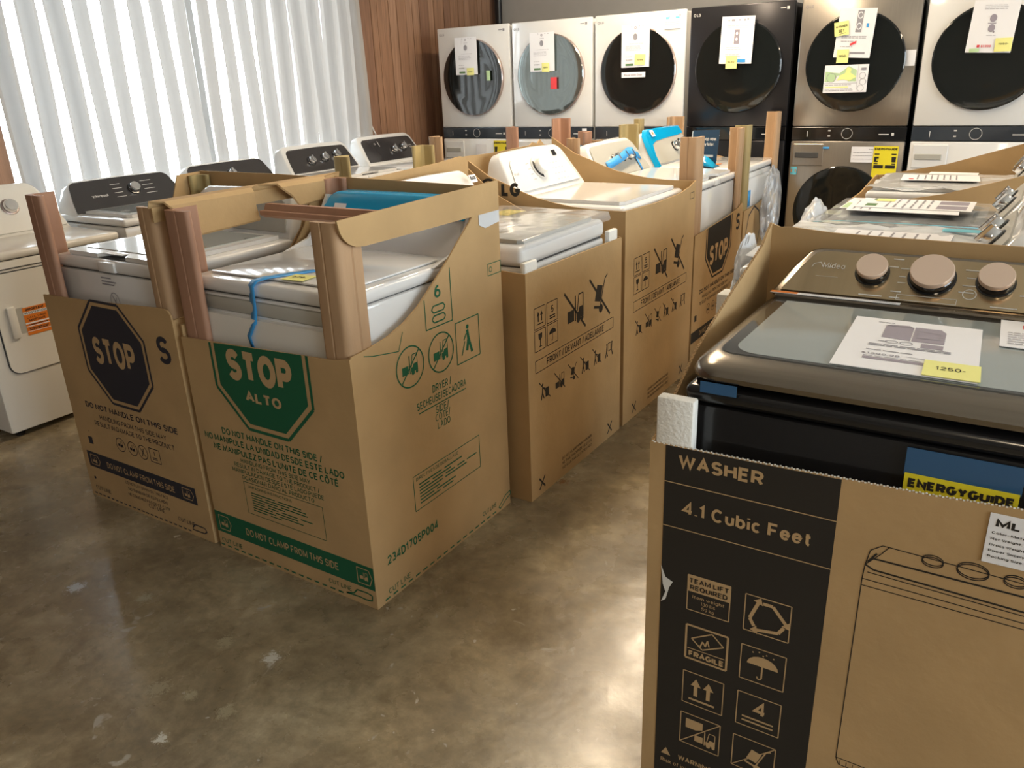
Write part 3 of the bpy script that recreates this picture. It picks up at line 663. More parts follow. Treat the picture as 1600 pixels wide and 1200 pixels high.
sheet('tape_scrap', 'tiny blue tape scrap beside the graphite tower drawer', 'tape', TX[4] - .15, 1.055, TX[4] - .10, 1.067, y=TY - .008, m='tape')
sheet('price_sheet', 'white price sheet on the rightmost tower door', 'paper', TX[5] - .115, 1.60, TX[5] + .115, 1.875, tilt=.05, parts=(
    ('ink_lilac', lambda k: (k.disc(.48, .66, .075), k.rect(.38, .555, .56, .57), k.disc(.48, .47, .075), k.disc(.54, .40, .02))), ('ink_grey', lambda k: (lines(k, .25, .75, (.90, .865, .83), .008, 3), lines(k, .4, .6, (.33,), .008, 2))), ('ink_red', lambda k: (k.rect(.24, .10, .30, .15), k.text('$1,999', .33, .10, .05, w=.22, bold=.01)))))
sheet('sticky_note', 'yellow sticky note on the rightmost tower sheet', 'note', TX[5] + .025, 1.603, TX[5] + .11, 1.675, y=PY - .008, m='note', parts=(('ink_black', lambda k: k.text('1950-', .2, .5, .13, w=.6)),))
sheet('green_sticker', 'lime green sticker at the lower left of the rightmost tower sheet', 'label', TX[5] - .10, 1.605, TX[5] - .05, 1.625, y=PY - .008, m='ink_lightgreen')
# energy label of the first tower, half hidden behind cartons
sheet('energy_label', 'yellow energy guide label on the tower nearest the wood wall', 'label', TX[0] + .17, .93, TX[0] + .32, 1.09, y=TY - .010, m='note_dk', parts=(('ink_black', lambda k: (k.text('ENERGYGUIDE', .04, .84, .1, w=.92, bold=.02), k.rect(.06, .2, .94, .7))),))
sheet('instruction_card', 'small pale card on the lower panel of the first white tower', 'card', TX[0] - .01, .955, TX[0] + .09, 1.06, y=TY - .008)
sheet('strip_tag', 'tiny white tag on the control strip of the mirrored tower', 'label', TX[1] + .265, 1.165, TX[1] + .305, 1.185, y=TY - .004)

# ================================================================ pictograms (u right, v up, box size s, origin lower left)
def ic_up(k, u, v, s):
    for a in (.33, .67): k.rect(u + s * (a - .05), v + s * .3, u + s * (a + .05), v + s * .65).poly([(u + s * (a - .14), v + s * .62), (u + s * (a + .14), v + s * .62), (u + s * a, v + s * .86)])
    k.rect(u + s * .15, v + s * .14, u + s * .85, v + s * .2)
def ic_glass(k, u, v, s):
    k.poly([(u + s * .3, v + s * .88), (u + s * .32, v + s * .62), (u + s * .46, v + s * .5), (u + s * .46, v + s * .2), (u + s * .3, v + s * .12), (u + s * .7, v + s * .12), (u + s * .54, v + s * .2), (u + s * .54, v + s * .5), (u + s * .68, v + s * .62), (u + s * .7, v + s * .88)])
def ic_umb(k, u, v, s):
    k.poly([(u + s * (.5 + .38 * cos(a)), v + s * (.52 + .28 * sin(a))) for a in [pi * i / 10 for i in range(11)]])
    k.rect(u + s * .48, v + s * .18, u + s * .52, v + s * .52).pline([(u + s * .5, v + s * .18), (u + s * .46, v + s * .12), (u + s * .4, v + s * .14), (u + s * .39, v + s * .2)], s * .035)
    for a, b in ((.25, .88), (.4, .93), (.58, .9), (.75, .86), (.5, .85)): k.disc(u + s * a, v + s * b, s * .022, 8)
def ic_stack(k, u, v, s, t='5'):
    k.text(t, u + s * .5, v + s * .45, s * .4, bold=.01, al='c').rect(u + s * .2, v + s * .26, u + s * .8, v + s * .33).rect(u + s * .2, v + s * .13, u + s * .8, v + s * .2)
def ic_fork(k, u, v, s, solid=True):
    k.rect(u + s * .06, v + s * .18, u + s * .42, v + s * .5)
    k.rect(u + s * .47, v + s * .15, u + s * .52, v + s * .85)
    k.poly([(u + s * .55, v + s * .2), (u + s * .95, v + s * .2), (u + s * .95, v + s * .5), (u + s * .72, v + s * .5), (u + s * .66, v + s * .38), (u + s * .55, v + s * .38)])
    k.pline([(u + s * .6, v + s * .4), (u + s * .68, v + s * .85), (u + s * .93, v + s * .85), (u + s * .93, v + s * .5)], s * .035)
    k.disc(u + s * .66, v + s * .16, s * .09, 14).disc(u + s * .88, v + s * .16, s * .07, 14)
def ic_cart(k, u, v, s):
    k.poly([(u + s * .22, v + s * .42), (u + s * .52, v + s * .34), (u + s * .66, v + s * .72), (u + s * .36, v + s * .8)])
    k.pline([(u + s * .5, v + s * .2), (u + s * .78, v + s * .88), (u + s * .92, v + s * .96)], s * .04).line((u + s * .18, v + s * .28), (u + s * .5, v + s * .2), s * .07).disc(u + s * .56, v + s * .16, s * .11, 14)
def ic_man(k, u, v, s, push=True):
    k.disc(u + s * .3, v + s * .86, s * .07, 12).pline([(u + s * .3, v + s * .78), (u + s * .27, v + s * .45), (u + s * .14, v + s * .08)], s * .09).line((u + s * .27, v + s * .45), (u + s * .42, v + s * .1), s * .08)
    if push: k.line((u + s * .3, v + s * .7), (u + s * .55, v + s * .6), s * .06).rect(u + s * .55, v + s * .12, u + s * .9, v + s * .6)
def ic_two(k, u, v, s):
    ic_man(k, u - s * .1, v, s * .95, False); k.disc(u + s * .82, v + s * .82, s * .07, 12).line((u + s * .82, v + s * .75), (u + s * .78, v + s * .4), s * .09).line((u + s * .78, v + s * .42), (u + s * .92, v + s * .05), s * .08)
    k.frame(u + s * .32, v + s * .4, u + s * .68, v + s * .85, s * .04)
def ic_cross(k, u, v, s, w=.06): k.line((u, v + s), (u + s, v), s * w)

# ================================================================ cartons and posts
def carton(label, x0, x1, y0, y1, front=None, right=None, back=None, left=None, name='cardboard_carton', group=None, m='card', t=.006):
    """front/back outlines in (x, z); left/right outlines in (y, z)"""
    e = empty(name, ((x0 + x1) / 2, (y0 + y1) / 2, 0), 0, label, 'cardboard box', group)
    o = Matrix.Translation((-(x0 + x1) / 2, -(y0 + y1) / 2, 0))
    if front: MB().prism(front, 'y', y0, y0 + t).xf(o).build('front_panel', m, e)
    if back: MB().prism(back, 'y', y1 - t, y1).xf(o).build('back_panel', m, e)
    if left: MB().prism(left, 'x', x0, x0 + t).xf(o).build('side_panel', m, e)
    if right: MB().prism(right, 'x', x1 - t, x1).xf(o).build('side_panel', m, e)
    MB().box(x0 + t, x1 - t, y0 + t, y1 - t, .0, .012).xf(o).build('bottom_panel', m, e)
    return e
def on(e, plane):
    """print plane in the local frame of an unrotated carton"""
    O, U, V = plane
    return (Vector(O) - Vector(e.location), U, V)
def ch(e, name): return [c for c in e.children if c.name.split('.')[0] == name]
def ink_on(e, panel, ink, m, plane, name='print', off=.0006):
    O, U, V = on(e, plane); return ink.build(name, m, O, U, V, panel, off)

def post(x, y, z1, qx, qy, m, label, z0=.012, leg=.085, t=.020):
    """kraft corner post standing inside a carton corner; legs run from (x, y) along qx and qy"""
    P = []
    def arc(cx, cy, r, a0, a1, n=5): return [(cx + r * cos(a0 + (a1 - a0) * i / n), cy + r * sin(a0 + (a1 - a0) * i / n)) for i in range(n + 1)]
    P += arc(.022, .022, .022, pi, 1.5 * pi)
    P += [(leg * .55 - .004, 0), (leg * .55, .004), (leg * .55 + .004, 0)]
    P += arc(leg - .012, .012, .012, -pi / 2, pi / 2, 6)
    P += [(leg - .03, t - .003), (t + .012, t - .001), (t - .001, t + .012), (t - .003, leg - .03)]
    P += arc(.012, leg - .012, .012, 0, pi, 6)
    P += [(0, leg * .55 + .004), (.004, leg * .55), (0, leg * .55 - .004)]
    poly = [(qx * a, qy * b) for a, b in P]
    e = MB().prism(poly, 'z', 0, z1 - z0).build('corner_post', m, smooth=True, angle=40)
    e.location = (x, y, z0); return tag(e, label, 'packing post', 'kraft corner posts')

# ---------------- blue-black STOP carton (leftmost) and the green STOP dryer carton
G = .0
s1 = carton('brown carton with dark blue STOP octagon and large S, left of the green STOP carton', -3.100, -2.318, 1.508, 2.292,
    front=[(-3.10, 0), (-2.318, 0), (-2.318, .842), (-2.322, .868), (-2.335, .882), (-2.352, .886), (-2.39, .886), (-2.6, .874), (-2.80, .864), (-3.10, .855)],
    right=[(1.514, 0), (2.286, 0), (2.286, 1.234), (1.514, 1.228), (1.514, 1.170), (2.17, 1.170), (2.12, 1.06), (2.02, .96), (1.9, .90), (1.7, .86), (1.514, .85)],
    left=[(1.514, 0), (2.286, 0), (2.286, 1.226), (2.17, 1.222), (2.10, 1.05), (1.95, .93), (1.75, .87), (1.514, .85)],
    back=[(-3.10, 0), (-2.318, 0), (-2.318, 1.222), (-2.6, 1.228), (-3.10, 1.228)])
fp = ch(s1, 'front_panel')[0]; PL = FZ(1.508)
def octa(cx, cz, h, s=None):
    s = s or h * .4142; return [(cx - s, cz - h), (cx + s, cz - h), (cx + h, cz - s), (cx + h, cz + s), (cx + s, cz + h), (cx - s, cz + h), (cx - h, cz + s), (cx - h, cz - s)]
k = Ink(); c = (-2.704, .667)
k.pline([(c[0] + (p[0] - c[0]), p[1]) for p in octa(*c, .200)], .010, True); k.poly(octa(*c, .182))
k.text('S', -2.43, .686, .10, w=.068, bold=.012)
k.text('DO NOT HANDLE ON THIS SIDE', -2.985, .418, .024, w=.572, bold=.012)
k.text('HANDLING FROM THIS SIDE MAY', -2.905, .378, .020, w=.415).text('RESULT IN DAMAGE TO THE PRODUCT', -2.95, .346, .020, w=.498)
for u in (-2.802, -2.726, -2.660): k.ring(u, .292, .030, .003, 24); ic_fork(k, u - .018, .278, .034) if u < -2.7 else (k.line((u - .015, .31), (u + .015, .275), .003), k.line((u + .008, .31), (u - .008, .275), .004))
k.frame(-2.616, .266, -2.555, .322, .003); ic_stack(k, -2.612, .270, .048, '1')
k.rect(-3.066, .141, -2.379, .211); k.text('1', -3.015, .298, .012).rect(-3.028, .25, -3.0, .282)
k.text('CUT LINE', -3.062, .036, .018, w=.105).text('CUT LINE', -2.70, .046, .018, w=.10).text('CUT LINE', -2.52, .040, .018, w=.10)
k.dashes(-3.08, -2.44, .014, 22, .006); k.pline([(-2.44, .024), (-2.37, .026), (-2.355, .036), (-2.365, .05), (-2.42, .05), (-2.435, .036)], .005, True).disc(-3.05, .09, .007, 8)
for i, s_ in enumerate(('DO NOT LAY DOWN ON THIS FACE', 'NO TUMBAR DE ESTE LADO', 'NE COUCHEZ PAS DE CE COTE')): k.text(s_, -2.695, .118 - .026 * i, .013, w=(.27, .25, .265)[i], al='c')
ink_on(s1, fp, k, 'ink_blue', PL)
k = Ink().text('STOP', -2.832, .622, .106, w=.255, bold=.02).text('DO NOT CLAMP FROM THIS SIDE', -2.935, .161, .026, w=.43, bold=.004)
for u in (-3.045, -2.455): k.pline([(u, .155), (u + .05, .155), (u + .062, .176), (u + .05, .198), (u, .198)], .003, True); ic_fork(k, u + .008, .160, .034)
ink_on(s1, fp, k, 'card_ink', PL, 'lettering', .0012)

s2 = carton('brown dryer carton with green STOP ALTO octagon, at the near corner of the centre row', -2.285, -1.528, 1.508, 2.287,
    front=[(-2.285, 0), (-1.528, 0), (-1.528, .838), (-1.60, .826), (-1.8, .818), (-2.0, .810), (-2.285, .800)],
    right=[(1.514, 0), (2.281, 0), (2.281, 1.22), (2.19, 1.22), (2.16, 1.16), (2.11, 1.12), (2.05, 1.075), (1.98, 1.020), (1.90, .965), (1.82, .912), (1.75, .880), (1.67, .857), (1.60, .848), (1.514, .842)],
    left=[(1.514, 0), (2.281, 0), (2.281, 1.236), (2.19, 1.236), (2.14, 1.15), (2.10, 1.07), (2.02, .98), (1.92, .91), (1.82, .87), (1.70, .85), (1.514, .84)],
    back=[(-2.285, 0), (-1.528, 0), (-1.528, 1.215), (-2.285, 1.228)])
fp = ch(s2, 'front_panel')[0]
def ztop(x): return .838 - .04 * 0 + (x + 1.528) * .048 - .006
k = Ink(); cx, cz, h = -1.920, .745, .220; s = .0925
o_ = [(cx - h, ztop(cx - h)), (cx - h, cz - s), (cx - s, cz - h), (cx + s, cz - h), (cx + h, cz - s), (cx + h, ztop(cx + h))]
k.pline(o_, .011); h2 = .200; s2_ = .083
k.poly([(cx - h2, ztop(cx - h2)), (cx - h2, cz - s2_), (cx - s2_, cz - h2), (cx + s2_, cz - h2), (cx + h2, cz - s2_), (cx + h2, ztop(cx + h2))])
k.text('DO NOT HANDLE ON THIS SIDE /', -2.157, .479, .024, w=.466, bold=.012).text('NO MANIPULE LA UNIDAD DESDE ESTE LADO', -2.254, .445, .024, w=.65, bold=.012).text("NE MANIPULEZ PAS L'UNITE DE CE C\u00d4T\u00c9", -2.215, .411, .024, w=.58, bold=.012)
for i, (s_, w_) in enumerate((('HANDLING FROM THIS SIDE MAY', .325), ('RESULT IN DAMAGE TO THE PRODUCT /', .40), ('MANIPULACION DESDE ESTE LADO PUEDE', .43), ('OCASIONAR DA\u00d1O AL PRODUCTO', .34))): k.text(s_, -1.922, .388 - .0215 * i, .016, w=w_, al='c')
k.frame(-2.09, .194, -1.72, .316, .002).text('UNPACKING INSTRUCTIONS', -2.07, .296, .010, w=.21)
r = random.Random(3)
for i in range(8): lines(k, -2.06, (-1.76, -1.80, -1.78, -1.9, -1.76, -1.84, -1.8, -1.9)[i], (.277 - .0095 * i,), .004, i) if i < 8 else None
k.rect(-2.285, .068, -1.530, .152)
k.text('CUT LINE', -2.270, .026, .018, w=.11).text('CUT LINE', -1.735, .033, .018, w=.10).dashes(-2.28, -1.66, .014, 17, .006)
k.pline([(-1.66, .020), (-1.60, .024), (-1.575, .022), (-1.548, .026), (-1.545, .046), (-1.565, .05), (-1.61, .048), (-1.625, .03)], .005, True)
ink_on(s2, fp, k, 'ink_green', PL)
k = Ink().text('STOP', -2.068, .690, .106, w=.295, bold=.028).text('ALTO', -2.003, .626, .036, w=.165, bold=.02).text('DO NOT CLAMP FROM THIS SIDE', -2.123, .096, .028, w=.44, bold=.004)
for u in (-2.265, -1.600): k.pline([(u + .0, .082), (u + .05, .082), (u + .062, .110), (u + .05, .138), (u, .138)], .003, True); ic_fork(k, u + .008, .092, .038)
ink_on(s2, fp, k, 'card_ink', PL, 'lettering', .0012)
# right (DRYER SIDE) face
rp = [c_ for c_ in ch(s2, 'side_panel') if c_.data.vertices[0].co.x > 0][0]; PR = XZ(-1.528)
k = Ink()
k.pline([(1.852, .925), (1.852, .827), (1.990, .826), (1.998, .955 - 0), (1.985, .990)][:3] + [(1.990, 1.00)], .004)
k.text('6', 1.905, .918, .040, w=.032, bold=.012)
for vv in (.884, .852): k.pline([(1.895, vv - .011), (1.945, vv - .011), (1.955, vv), (1.945, vv + .011), (1.895, vv + .011), (1.885, vv)], .005, True)
for u, sc in ((1.762, .068), (1.919, .068)):
    k.ring(u, .736, sc, .005, 36); ic_fork(k, u - .045, .700, .085); k.line((u - .047, .689), (u + .047, .783), .005)
k.frame(2.002, .665, 2.135, .809, .004)
k.disc(2.068, .782, .008, 10).pline([(2.066, .772), (2.072, .74), (2.06, .70)], .014).pline([(2.072, .742), (2.085, .70), (2.09, .688)], .012).line((2.06, .76), (2.045, .74), .006).line((2.05, .735), (2.03, .69), .005)
k.text('DRYER /', 1.91, .614, .026, w=.10, al='c', bold=.004).text('SECHEUSE/SECADORA', 1.91, .580, .026, w=.265, al='c', bold=.004).rect(1.785, .567, 2.04, .571)
k.text('SIDE/', 1.905, .538, .025, w=.07, al='c').text('C\u00d4T\u00c9/', 1.905, .510, .025, w=.08, al='c').text('LADO', 1.908, .481, .025, w=.068, al='c')
k.frame(1.728, .243, 2.100, .368, .003).text('DIRECTIVES DE DEBALLAGE', 1.742, .347, .012, w=.23)
for i in range(7): lines(k, 1.755, (2.02, 1.98, 2.08, 2.06, 1.9, 1.95, 2.0)[i], (.328 - .0115 * i,), .005, i + 20)
k.text('234D1705P004', 1.570, .128, .032, w=.262, bold=.014)
k.text('CUT LINE', 1.565, .024, .020, w=.108).text('CUT LINE', 2.098, .034, .018, w=.09).dashes(1.545, 2.20, .012, 17, .006)
k.pline([(2.205, .02), (2.25, .05), (2.285, .056), (2.29, .04), (2.255, .03), (2.215, .01)], .005, True)
k.pline([(1.60, .820), (1.715, .80), (1.74, .855)], .003).line((1.565, .83), (1.60, .82), .003)
k.frame(2.205, .925, 2.285, .965, .003)
for a in (2.222,): k.ring(a, .945, .010, .003, 16)
lines(k, 2.24, 2.28, (.952, .943, .934), .003, 5)
ink_on(s2, rp, k, 'ink_green', PR)
# folded rim flaps
o = Matrix.Translation(-Vector(s2.location))
y_ = [(1.512, 1.222), (2.280, 1.238), (2.280, 1.140), (1.66, 1.139), (1.61, 1.139), (1.575, 1.143), (1.548, 1.155), (1.530, 1.172), (1.520, 1.190)]
MB().prism(y_, 'x', -1.527, -1.521).xf(o).build('rim_flap', 'card', s2)
def fold(ya, yb, dz0, dz1, yt0, yt1):
    P = []
    for (x, z, a, b) in ((-2.312, 1.222, ya, yb), (-2.306, 1.240, ya, yb), (-2.272, 1.237, yt0, yt1), (-2.262, 1.222, yt0 + .01, yt1)):
        P.append(((x, a, z), (x, b, z)))
    n = 7
    rs = [[P[j][0] for j in range(4)] + [(-2.262, yt0 + .055, 1.19 - 0), (-2.262, yt0 + .085, dz0)], [P[j][1] for j in range(4)] + [(-2.262, yt1, 1.18), (-2.262, yt1 + .01, dz1)]]
    rs2 = [[(p[0] - .005, p[1], p[2] - .006) for p in r] for r in rs]
    mb = MB(); L = len(rs[0]); vs = rs[0] + rs[1] + rs2[0] + rs2[1]; fs = []
    for i in range(L - 1): fs += [(i, i + 1, L + i + 1, L + i), (2 * L + i, 3 * L + i, 3 * L + i + 1, 2 * L + i + 1), (i, 2 * L + i, 2 * L + i + 1, i + 1), (L + i, L + i + 1, 3 * L + i + 1, 3 * L + i)]
    fs += [(0, L, 3 * L, 2 * L), (L - 1, 2 * L - 1, 4 * L - 1, 3 * L - 1)]
    mb.add(vs, fs); return mb.xf(o)
fold(1.50, 1.93, 1.118, 1.128, 1.53, 1.875).build('folded_flap', 'card', s2)
fold(1.93, 2.34, 1.150, 1.160, 1.99, 2.22).build('folded_flap', 'card', s2)
MB().prism([(2.165, 1.139), (2.165, 1.105), (2.20, 1.09), (2.286, 1.10), (2.286, 1.145)], 'x', -1.5265, -1.5255).xf(o).build('clear_tape', 'plastic_milky', s2)
# cross post lying on the rim of the green carton
e = MB().prism([(0, 0), (.02, -.012), (.075, -.012), (.088, 0), (.088, .012), (.06, .016), (.05, .034), (.03, .034), (.02, .014), (0, .014)], 'x', -2.238, -1.536).build('cross_post', 'post_pink')
e.location = (0, 1.865, 1.147); tag(e, 'reddish kraft post lying across the open top of the green STOP carton', 'packing post')
post(-3.112 + .022, 1.518, 1.225, 1, 1, 'post_pink', 'kraft corner post at the left front corner of the blue STOP carton', leg=.11)
post(-2.328, 1.518, 1.215, -1, 1, 'post', 'kraft post at right front corner of blue STOP carton, touching its neighbour')
post(-2.277, 1.518, 1.212, 1, 1, 'post_pink', 'kraft post at the left front corner of the green STOP carton', leg=.12)
post(-1.536, 1.518, 1.213, -1, 1, 'post', 'kraft post holding up the front end of the green carton rim', leg=.10)
post(-2.277, 2.279, 1.226, 1, -1, 'post_pink', 'kraft post at the rear left corner inside the green STOP carton', leg=.07)
post(-1.536, 2.279, 1.215, -1, -1, 'post', 'kraft post at the rear right corner inside the green STOP carton', leg=.07)
post(-3.092, 2.284, 1.215, 1, -1, 'post_olive', 'kraft post at the rear left corner inside the blue STOP carton', leg=.07)

# ---------------- machines inside those two cartons
t, fr = topload((-2.71, 1.556, .045), 0, 'white top load washer with handle notch inside the blue STOP carton', w=.66, d=.70, h=.962, ch=1.135, body='white', panel='grey_panel', knobs=((.05, .5, .03),), z0=-.03, split=.045, toe=False, glass='lid_glass')
k = Ink().ring(0, .815, .028, .003, 24, ry=.032).line((-.012, .835), (.012, .795), .004).line((-.006, .80), (.012, .83), .003); lines(k, -.06, .06, (.895, .882, .872), .005, 3)
k.build('care_label', 'ink_grey', (0, .0035, 0), (1, 0, 0), (0, 0, 1), t)
MB().box(-.055, .055, .03, .055, .978, .980).build('lid_label', 'paper', t)
t, fr = dryer((-1.907, 1.556, .045), 0, 'white dryer with blue taped door inside the green STOP carton', w=.675, d=.69, h=.957, ch=1.138, panel=None, knobs=(), z0=-.03, split=.045, top_in=.03, toe=False)
MB().prism([(-.315, .30), (.318, .30)] + [(.278 + .04 * cos(pi / 2 * i / 6), .806 + .04 * sin(pi / 2 * i / 6)) for i in range(7)] + [(-.300, .846), (-.315, .832)], 'y', -.014, .008).build('door', 'cream', t)
MB().rbox(-.315, .32, -.003, .012, .855, .900, .010, 2).build('door_pocket', 'grey_panel', t, smooth=True)
MB().rbox(-.30, .30, .05, .48, .958, .966, .006, 2).build('top_ridge', 'white', t, smooth=True)
# side cheeks of the console running down the top
for sx in (-1, 1):
    MB().prism([(.40, .955), (.69, .955), (.69, 1.12), (.64, 1.13), (.58, 1.04), (.52, .985)], 'x', sx * .343 - (.012 if sx > 0 else 0), sx * .343 + (.012 if sx < 0 else 0)).build('console_cheek', 'white', t)
# film over the console
O_, U_, V_, N_, L_ = fr
fa = [tuple(Vector(p) + N_ * .004) for p in face_ring(.655, .3125, .60, 1.068, .635, 1.138, inset=.002, top_r=.04)]
fb = [(x_, .692, z_ + .004) for x_, y_, z_ in fa]
MB().rings([fa, [(x_, y_ + .012, z_ + .004) for x_, y_, z_ in fa], fb]).build('console_film', 'film_blue', t, smooth=True, angle=50)
k = Ink().rect(-.27, L_ * .60, -.21, L_ * .80); k.build('film_label', 'paper', O_, U_, V_, t, .0055)
# blue tape running over the dryer front, price note on top
def ribbon(name, pts, w, m, label=None, cat=None, side=(1, 0, 0), parent=None):
    sd = Vector(side).normalized() * w / 2; mb = MB(); P = [Vector(p) for p in pts]
    vs = [tuple(p + sd) for p in P] + [tuple(p - sd) for p in P]; n = len(P)
    mb.add(vs, [(i, i + 1, n + i + 1, n + i) for i in range(n - 1)])
    o = mb.build(name, m, parent, smooth=True, fix=False)
    s_ = o.modifiers.new('t', 'SOLIDIFY'); s_.thickness = .0008
    if label: tag(o, label, cat)
    return o
ribbon('tape_strip', [(-1.862, 1.74, 1.0125), (-1.935, 1.60, 1.0125), (-1.948, 1.566, 1.008), (-1.952, 1.5535, .995), (-1.955, 1.5525, .92), (-1.950, 1.543, .885), (-1.958, 1.541, .875), (-1.985, 1.5405, .835), (-1.975, 1.5405, .80)], .042, 'tape', 'blue masking tape strip holding the dryer door inside the green carton', 'tape', side=(1, -.3, 0))
ribbon('tape_scrap', [(-2.235, 1.5415, .885), (-2.235, 1.5405, .80)], .04, 'film_blue', 'blue tape scrap at the left edge of the dryer door', 'tape')

def flat_sheet(name, label, cat, O, U, V, w, h, m='paper', parts=(), group=None):
    O = Vector(O); U = Vector(U).normalized(); V = Vector(V).normalized(); N = U.cross(V).normalized()
    t = empty(name, O, 0, label, cat, group)
    vs = [U * a + V * b for a, b in ((0, 0), (w, 0), (w, h), (0, h))]
    MB().add([tuple(v) for v in vs] + [tuple(v + N * .0012) for v in vs], [(0, 3, 2, 1), (4, 5, 6, 7), (0, 1, 5, 4), (1, 2, 6, 5), (2, 3, 7, 6), (3, 0, 4, 7)]).build('sheet', m, t)
    for i, (mm, f) in enumerate(parts):
        k = Ink(); f(k); k.v = [(a * w, b * h) for a, b in k.v]; k.build('print', mm, (0, 0, 0), U, V, t, .0016 + .0004 * i)
    return t
flat_sheet('price_note', 'small yellow price note taped on top of the dryer in the green carton', 'note', (-1.87, 1.60, 1.0135), (1, .1, 0), (-.1, 1, 0), .085, .07, 'note', [('ink_black', lambda k: k.text('579-', .2, .4, .25, w=.6, bold=.01))])

# ---------------- LG cartons along the aisle
def lg_front(k, y0, dz=0.0):
    Y = lambda v: y0 + v
    for i, f in enumerate((ic_up, ic_stack, ic_glass, ic_umb)):
        u = Y(.052 + (.092 if i % 2 else 0)); v = (.690, .603)[i // 2] + dz
        k.frame(u, v, u + .080, v + .080, .003); f(k, u + .006, v + .004, .070)
    ic_fork(k, Y(.295), .618 + dz, .15); ic_cross(k, Y(.28), .598 + dz, .175)
    ic_cart(k, Y(.500), .610 + dz, .17); ic_cross(k, Y(.492), .592 + dz, .19)
    k.frame(Y(.053), .520 + dz, Y(.716), .568 + dz, .003)
    k.text('FRONT / DEVANT / ADELANTE', Y(.137), .531 + dz, .027, w=.485, bold=.006)
    for i, u in enumerate((.078, .196, .308, .412, .522, .640)):
        f = (ic_man, ic_fork, ic_cart, ic_man, ic_man, ic_two)[i]; f(k, Y(u), .393 + dz, .078)
        if i < 5: ic_cross(k, Y(u - .004), .392 + dz, .085, .05)
    for u in (.082, .690):
        k.line((Y(u - .022), .025), (Y(u + .022), .075), .008).line((Y(u - .022), .075), (Y(u + .022), .025), .008)
    for i, s_ in enumerate(('DO NOT CLAMP FROM THIS SIDE.', 'NE PAS PINCER DE CE COTE.', 'NO SUJETAR DE ESTE LADO.')): k.text(s_, Y(.245), .078 - .022 * i, .012, w=.27, bold=.004)
low = lambda z=.905: [(-1.462, 0), (-2.245, 0), (-2.245, 1.17), (-2.12, 1.07), (-1.98, 1.005), (-1.85, .955), (-1.7, .92), (-1.462, z)]
l1 = carton('plain carton with FRONT arrows, first behind the green STOP carton', -2.250, -1.455, 2.330, 3.125,
    right=[(2.330, 0), (3.125, 0), (3.125, .902), (2.330, .910)], front=[(-1.461, 0), (-2.245, 0), (-2.245, 1.2), (-2.1, 1.06), (-1.9, .96), (-1.7, .92), (-1.461, .910)], back=low(),
    left=[(2.336, 0), (3.119, 0), (3.119, 1.222), (3.06, 1.232), (2.9, 1.22), (2.336, 1.20)])
k = Ink(); lg_front(k, 2.330); ink_on(l1, [c_ for c_ in ch(l1, 'side_panel') if c_.data.vertices[0].co.x > 0][0], k, 'ink_black', XZ(-1.455))
hi = [(-1.461, 0), (-2.300, 0), (-2.300, 1.218), (-2.22, 1.17), (-2.155, 1.132), (-2.06, 1.100), (-1.98, 1.070), (-1.90, 1.045), (-1.81, 1.027), (-1.72, 1.014), (-1.62, 1.007), (-1.461, 1.006)]
l2 = carton('round logo carton with washer and grey dial, second in the aisle row', -2.306, -1.455, 3.160, 4.010,
    right=[(3.160, 0), (4.010, 0), (4.010, 1.040), (3.93, 1.018), (3.80, 1.002), (3.65, .998), (3.50, .997), (3.160, 1.007)], front=hi, back=[(x, z + (.03 if z > 0 else 0)) for x, z in hi],
    left=[(3.166, 0), (4.004, 0), (4.004, 1.205), (3.92, 1.215), (3.88, 1.245), (3.85, 1.225), (3.80, 1.235), (3.77, 1.222), (3.4, 1.215), (3.166, 1.220)])
k = Ink(); lg_front(k, 3.205, .012); k.frame(3.93, .955, 3.985, .985, .003); lines(k, 3.94, 3.98, (.962, .972), .003, 1)
ink_on(l2, [c_ for c_ in ch(l2, 'side_panel') if c_.data.vertices[0].co.x > 0][0], k, 'ink_black', XZ(-1.455))
k = Ink().disc(-2.160, 1.074, .050, 40).text('LG', -2.090, 1.046, .062, w=.106, bold=.03)
ink_on(l2, ch(l2, 'front_panel')[0], k, 'ink_black', FZ(3.160), 'logo')
k = Ink().ring(-2.160, 1.074, .038, .005, 36).rect(-2.159, 1.052, -2.152, 1.100).rect(-2.159, 1.052, -2.135, 1.058).rect(-2.140, 1.070, -2.111, 1.075).disc(-2.175, 1.090, .006, 10)
ink_on(l2, ch(l2, 'front_panel')[0], k, 'card_ink', FZ(3.160), 'logo_detail', .0012)
l3 = carton('carton with black STOP octagon on the aisle side, behind the round logo carton', -2.25, -1.460, 4.045, 4.850,
    right=[(4.045, 0), (4.850, 0), (4.850, .802), (4.83, .812), (4.76, .79), (4.6, .772), (4.2, .752), (4.045, .745)], front=[(-1.466, 0), (-2.245, 0), (-2.245, 1.0), (-1.9, .9), (-1.6, .78), (-1.466, .75)],
    back=[(-1.466, 0), (-2.245, 0), (-2.245, 1.0), (-1.9, .9), (-1.6, .80), (-1.466, .79)], left=[(4.051, 0), (4.844, 0), (4.844, 1.16), (4.051, 1.16)])
k = Ink(); cx, cz, h = 4.440, .675, .215; s = .089; zt = .757
k.pline([(cx - h, zt - .005), (cx - h, cz - s), (cx - s, cz - h), (cx + s, cz - h), (cx + h, cz - s), (cx + h, zt + .018)], .011)
h2 = .196; s_ = .081; k.poly([(cx - h2, zt - .003), (cx - h2, cz - s_), (cx - s_, cz - h2), (cx + s_, cz - h2), (cx + h2, cz - s_), (cx + h2, zt + .016)])
k.text('S', 4.735, .66, .10, w=.07, bold=.012)
k.text('DO NOT HANDLE ON THIS SIDE', 4.150, .405, .024, w=.62, bold=.012).text('HANDLING FROM THIS SIDE MAY', 4.20, .37, .019, w=.45).text('RESULT IN DAMAGE TO THE PRODUCT', 4.16, .338, .019, w=.53)
